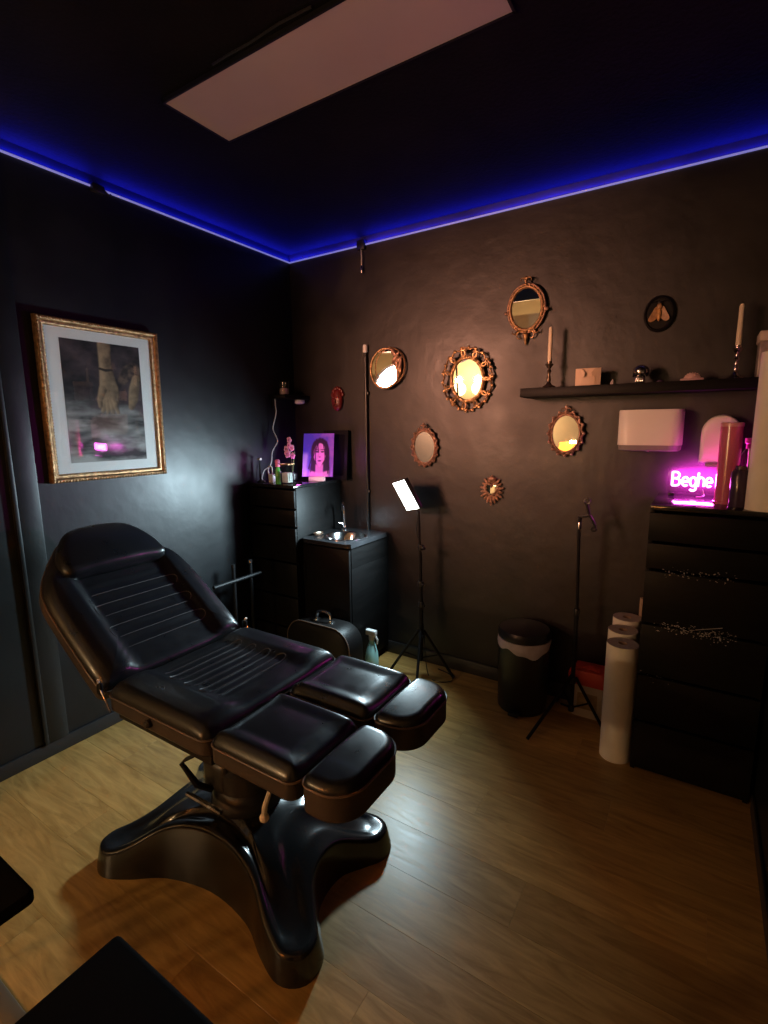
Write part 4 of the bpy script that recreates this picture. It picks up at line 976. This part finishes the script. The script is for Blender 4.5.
# ------------------------------------------------------------------ neon sign
NZ = 1.266; NX = 2.427; LH = .066; 
ns = thing('neon_sign', 'pink and white neon word sign on the scuffed black chest', 'neon sign', (NX, -.075, 1.22))
def arc(cx, cz, rx, rz, a0, a1, n=14): return [(cx+rx*math.cos(R(a0+(a1-a0)*k/n)), cz+rz*math.sin(R(a0+(a1-a0)*k/n))) for k in range(n+1)]
xh = .043; rw = .0125
LET = [
    ('B', .0, [[(0, 0), (0, LH)], [(0, LH)]+arc(.014, LH*.765, .0145, LH*.235, 90, -90)+[(0, LH*.53)], [(0, LH*.53)]+arc(.015, LH*.265, .0175, LH*.265, 90, -90)+[(0, 0)]]),
    ('e', .042, [[(.001, xh*.50), (2*rw, xh*.50)]+arc(rw, xh*.5, rw, xh*.5, 0, 315)]),
    ('g', .074, [arc(rw, xh*.5, rw, xh*.5, 0, 360, 20), [(2*rw, xh)]+[(2*rw, xh*.1)]+arc(rw, -.008, rw, .014, 0, -150, 10)]),
    ('h', .107, [[(0, 0), (0, LH)], [(0, xh*.5)]+arc(rw*.95, xh*.55, rw*.95, xh*.45, 180, 0)+[(rw*1.9, 0)]]),
    ('e', .138, [[(.001, xh*.50), (2*rw, xh*.50)]+arc(rw, xh*.5, rw, xh*.5, 0, 315)]),
]
zb = NZ-1.22
for ch_, ox, strokes in LET:
    strokes = [[(x*.96, z*.96) for x, z in s] for s in strokes]; ox *= .97
    g = G(); g2 = G()
    for s in strokes:
        g.tube([(ox+x, -.010, zb+z) for x, z in s], .0048, 8); g2.tube([(ox+x, -.005, zb+z) for x, z in s], .0056, 8)
    lt = g.build('letter', M['neon'], ns, label='glowing letter '+ch_); g2.build('tube_sleeve', M['neonedge'], lt)
G().box((-.02, 0, .012), (.215, .004, .145), .001).build('acrylic_backing', M['acrylic'], ns)
for x in (.0, .19): G().box((x-.012, -.03, 0), (x+.012, .03, .012), .002).build('foot', M['black_plastic'], ns)
G().tube(spline([(.125, .006, .03), (.13, -.012, .012), (.128, -.05, .006), (.10, -.07, .004)], 5, False), .002, 5).build('cord', M['cable'], ns)
area_light('neon_light', (.10, -.018, .075), (0, -1, 0), .20, .06, P_NEON*1.0, (1, .05, .72), ns)
area_light('neon_light', (.10, .008, .075), (0, 1, 0), .20, .06, P_NEON*.8, (1, .05, .78), ns)

# ------------------------------------------------------------------ bottles etc. on the scuffed chest
t = thing('pink_tube', 'tall translucent pink tube bottle in front of the neon letters', 'bottle', (2.632, -.270, 1.22))
G().lathe([(.036, 0), (.039, .004), (.040, .318), (.040, .322)], 30).build('body', M['pinkglass'], t)
G().lathe([(.041, .318), (.041, .332), (.034, .335)], 30).build('rim', mat('rose_rim', (.60, .26, .26), .3, var=.1), t)
G().lathe([(.045, 0), (.045, .008), (.040, .010)], 30).build('base_ring', M['pinkglass'], t)
t = thing('dark_spray_can', 'short dark purple bottle beside the pink tube', 'bottle', (2.672, -.355, 1.22))
G().lathe([(.030, 0), (.032, .004), (.032, .135), (.026, .147), (.018, .150)], 24).build('body', M['purpleglass'], t)
G().lathe([(.020, .148), (.020, .162), (.016, .165)], 16).build('cap', M['purpleglass'], t)
t = thing('pump_bottle', 'dark bottle with a pink pump behind the pink tube', 'bottle', (2.700, -.200, 1.22))
G().lathe([(.030, 0), (.032, .004), (.032, .19), (.018, .215), (.012, .225)], 20).build('body', M['purpleglass'], t)
G().lathe([(.011, .225), (.011, .245), (.016, .250), (.016, .27)], 14).build('pump', mat('pink_pump', (.62, .14, .40), .35, var=.05), t)
t = thing('white_carton', 'narrow pale carton behind the big paper roll on the chest', 'carton', (2.725, -.285, 1.22))
G().box((-.03, -.03, 0), (.03, .03, .225), .002).build('carton', mat('pale_carton', (.58, .46, .42), .6, var=.05), t); G().box((-.031, -.031, .205), (.031, .031, .228), .002).build('lid', mat('pale_carton', (.58, .46, .42)), t)
roll('paper_roll', 'large white paper roll standing on top of the scuffed chest', 2.757, -.402, 1.22, .064, .590)

# ================================================================== FOREGROUND FURNITURE
t = thing('side_table', 'plain black square table in the foreground at the bottom edge', 'table', (1.803, -2.452, 0))
G().box((0, -.50, .715), (.42, 0, .75), .010, 3).build('tabletop', M['black_matte'], t)
for x in (.03, .35):
    for y in (-.46, -.07): G().box((x, y, 0), (x+.04, y+.04, .715), .004).build('leg', M['black_matte'], t)
for y in (-.455, -.06): G().box((.07, y, .66), (.35, y+.02, .715)).build('apron', M['black_matte'], t)
t = thing('black_stool', 'black stool with splayed legs at the lower left edge', 'stool', (1.275, -2.377, 0))
so2 = roundrect(-.40, 0, -.36, 0, .02, 5)
G().rings([[(p.x, p.y, .425) for p in inset(so2, .015)], [(p.x, p.y, .435) for p in so2], [(p.x, p.y, .455) for p in so2], [(p.x, p.y, .462) for p in inset(so2, .008)]]).build('seat', M['black_matte'], t)
for (x, y, dx, dy) in ((-.075, -.09, -.06, -.05), (-.365, -.04, -.02, -.01), (-.035, -.32, .02, -.02), (-.365, -.32, -.02, -.02)):
    G().tube([(x, y, .428), (x+dx, y+dy, .008)], [.016, .011], 10).build('leg', M['black_metal'], t)

# ================================================================== HALL BEHIND THE CAMERA (seen only in the mirrors)
LX, LY, LZ = 1.22, -3.55, 1.20
fl_ = thing('floor_lamp', 'lit floor lamp with an orange shade on thin legs in the hall', 'lamp', (LX, LY, 0))
G().rings([[(r*math.cos(2*PI*k/32), r*math.sin(2*PI*k/32), z) for k in range(32)] for r, z in ((.20, LZ-.24), (.155, LZ+.005))], False, False).build('lamp_shade', M['shade'], fl_)
for a in (80, 200, 320):
    d = V((math.cos(R(a)), math.sin(R(a)), 0)); G().tube([V((0, 0, LZ-.16))+d*.02, d*.22+V((0, 0, .01))], .010, 8).build('leg', M['black_metal'], fl_)
G().lathe([(.02, LZ-.20), (.022, LZ-.16), (.022, LZ-.075), (.016, LZ-.07)], 14).build('socket', M['black_metal'], fl_)
G().ball((0, 0, LZ-.03), (.04, .04, .048), 16, 12).build('bulb', M['bulb'], fl_)
point_light('lamp_light', (0, 0, LZ-.03), P_BULB, (1, .56, .25), .052, fl_)
RX, RY, RZ = 0.30, -3.25, 2.02
rl = thing('added_warm_light', 'added round white dish light on a pole in the hall, warming the back wall', 'lamp', (RX, RY, 0))  # added light source, shaped to throw a warm patch on the back wall
aim = (V((1.34, 0, 1.78))-V((RX, RY, RZ))).normalized()
sq_ = aim.to_track_quat('Z', 'Y').to_matrix().to_4x4()
G().rings([[(r*math.cos(2*PI*k/32), r*math.sin(2*PI*k/32), z) for k in range(32)] for r, z in ((.04, -.13), (.08, -.125), (.22, -.06), (.32, .0), (.316, .0), (.217, -.057), (.075, -.12), (.0, -.125))], True, False).xf(Matrix.Translation((0, 0, RZ)) @ sq_).build('added_light_dish', M['white'], rl)
G().tube([V((0, 0, RZ))-aim*.128, V((0, 0, RZ))-aim*.18, V((-aim.x*.19, -aim.y*.19, RZ-.12)), V((-aim.x*.19, -aim.y*.19, .02))], .012, 8).build('pole', M['black_metal'], rl)
G().lathe([(.15, 0), (.15, .012), (.03, .02)], 24, (-aim.x*.19, -aim.y*.19, 0)).build('lamp_foot', M['black_metal'], rl)
al = area_light('added_warm_beam', V((0, 0, RZ))+aim*.004, aim, .58, .58, P_SPOT, (1, .42, .26), rl, spread=48); al.data.shape = 'DISK'
sb = thing('sideboard', 'low dark sideboard in the hall carrying two globe lamps', 'sideboard', (0, -4.75, 0))
G().box((-.55, -.2, .10), (.55, .2, 1.0), .004).build('body', M['black_wood'], sb)
for x in (-.5, .46):
    for y in (-.17, .13): G().box((x, y, 0), (x+.04, y+.04, .10)).build('leg', M['black_wood'], sb)
for x0 in (-.54, .005):
    dd = G().box((x0, .2, .12), (x0+.535, .215, .98), .002).build('door', M['black_wood'], sb); G().ball((x0+(.50 if x0 < 0 else .035), .222, .48), .012, 8, 6).build('knob', M['steel'], dd)
for gx, gl in ((-.14, 'lit round globe lamp left of its twin on the hall sideboard'), (.16, 'lit round globe lamp right of its twin on the hall sideboard')):
    t = thing('globe_lamp', gl, 'lamp', (gx, -4.75, 1.0))
    G().lathe([(.07, 0), (.07, .012), (.02, .02), (.018, .12), (.04, .13)], 20).build('lamp_foot', M['bronze'], t)
    G().ball((0, 0, .225), .105, 20, 14).build('globe', mat('lit_globe', (.9, .7, .4), .5, emit=(1, .66, .28), es=6.0, var=.01), t)
    point_light('globe_light', (0, .0, .36), 48, (1, .62, .30), .05, t)
struct(G().box((HX0, -4.2, 2.05), (HX1, -4.05, 2.30)), 'trim_4', M['hall'])
struct(G().box((-.5, HY, 0), (-.42, HY+.05, 2.1)).box((.42, HY, 0), (.5, HY+.05, 2.1)).box((-.5, HY, 2.1), (.5, HY+.05, 2.18)), 'door_1', M['black_matte'])
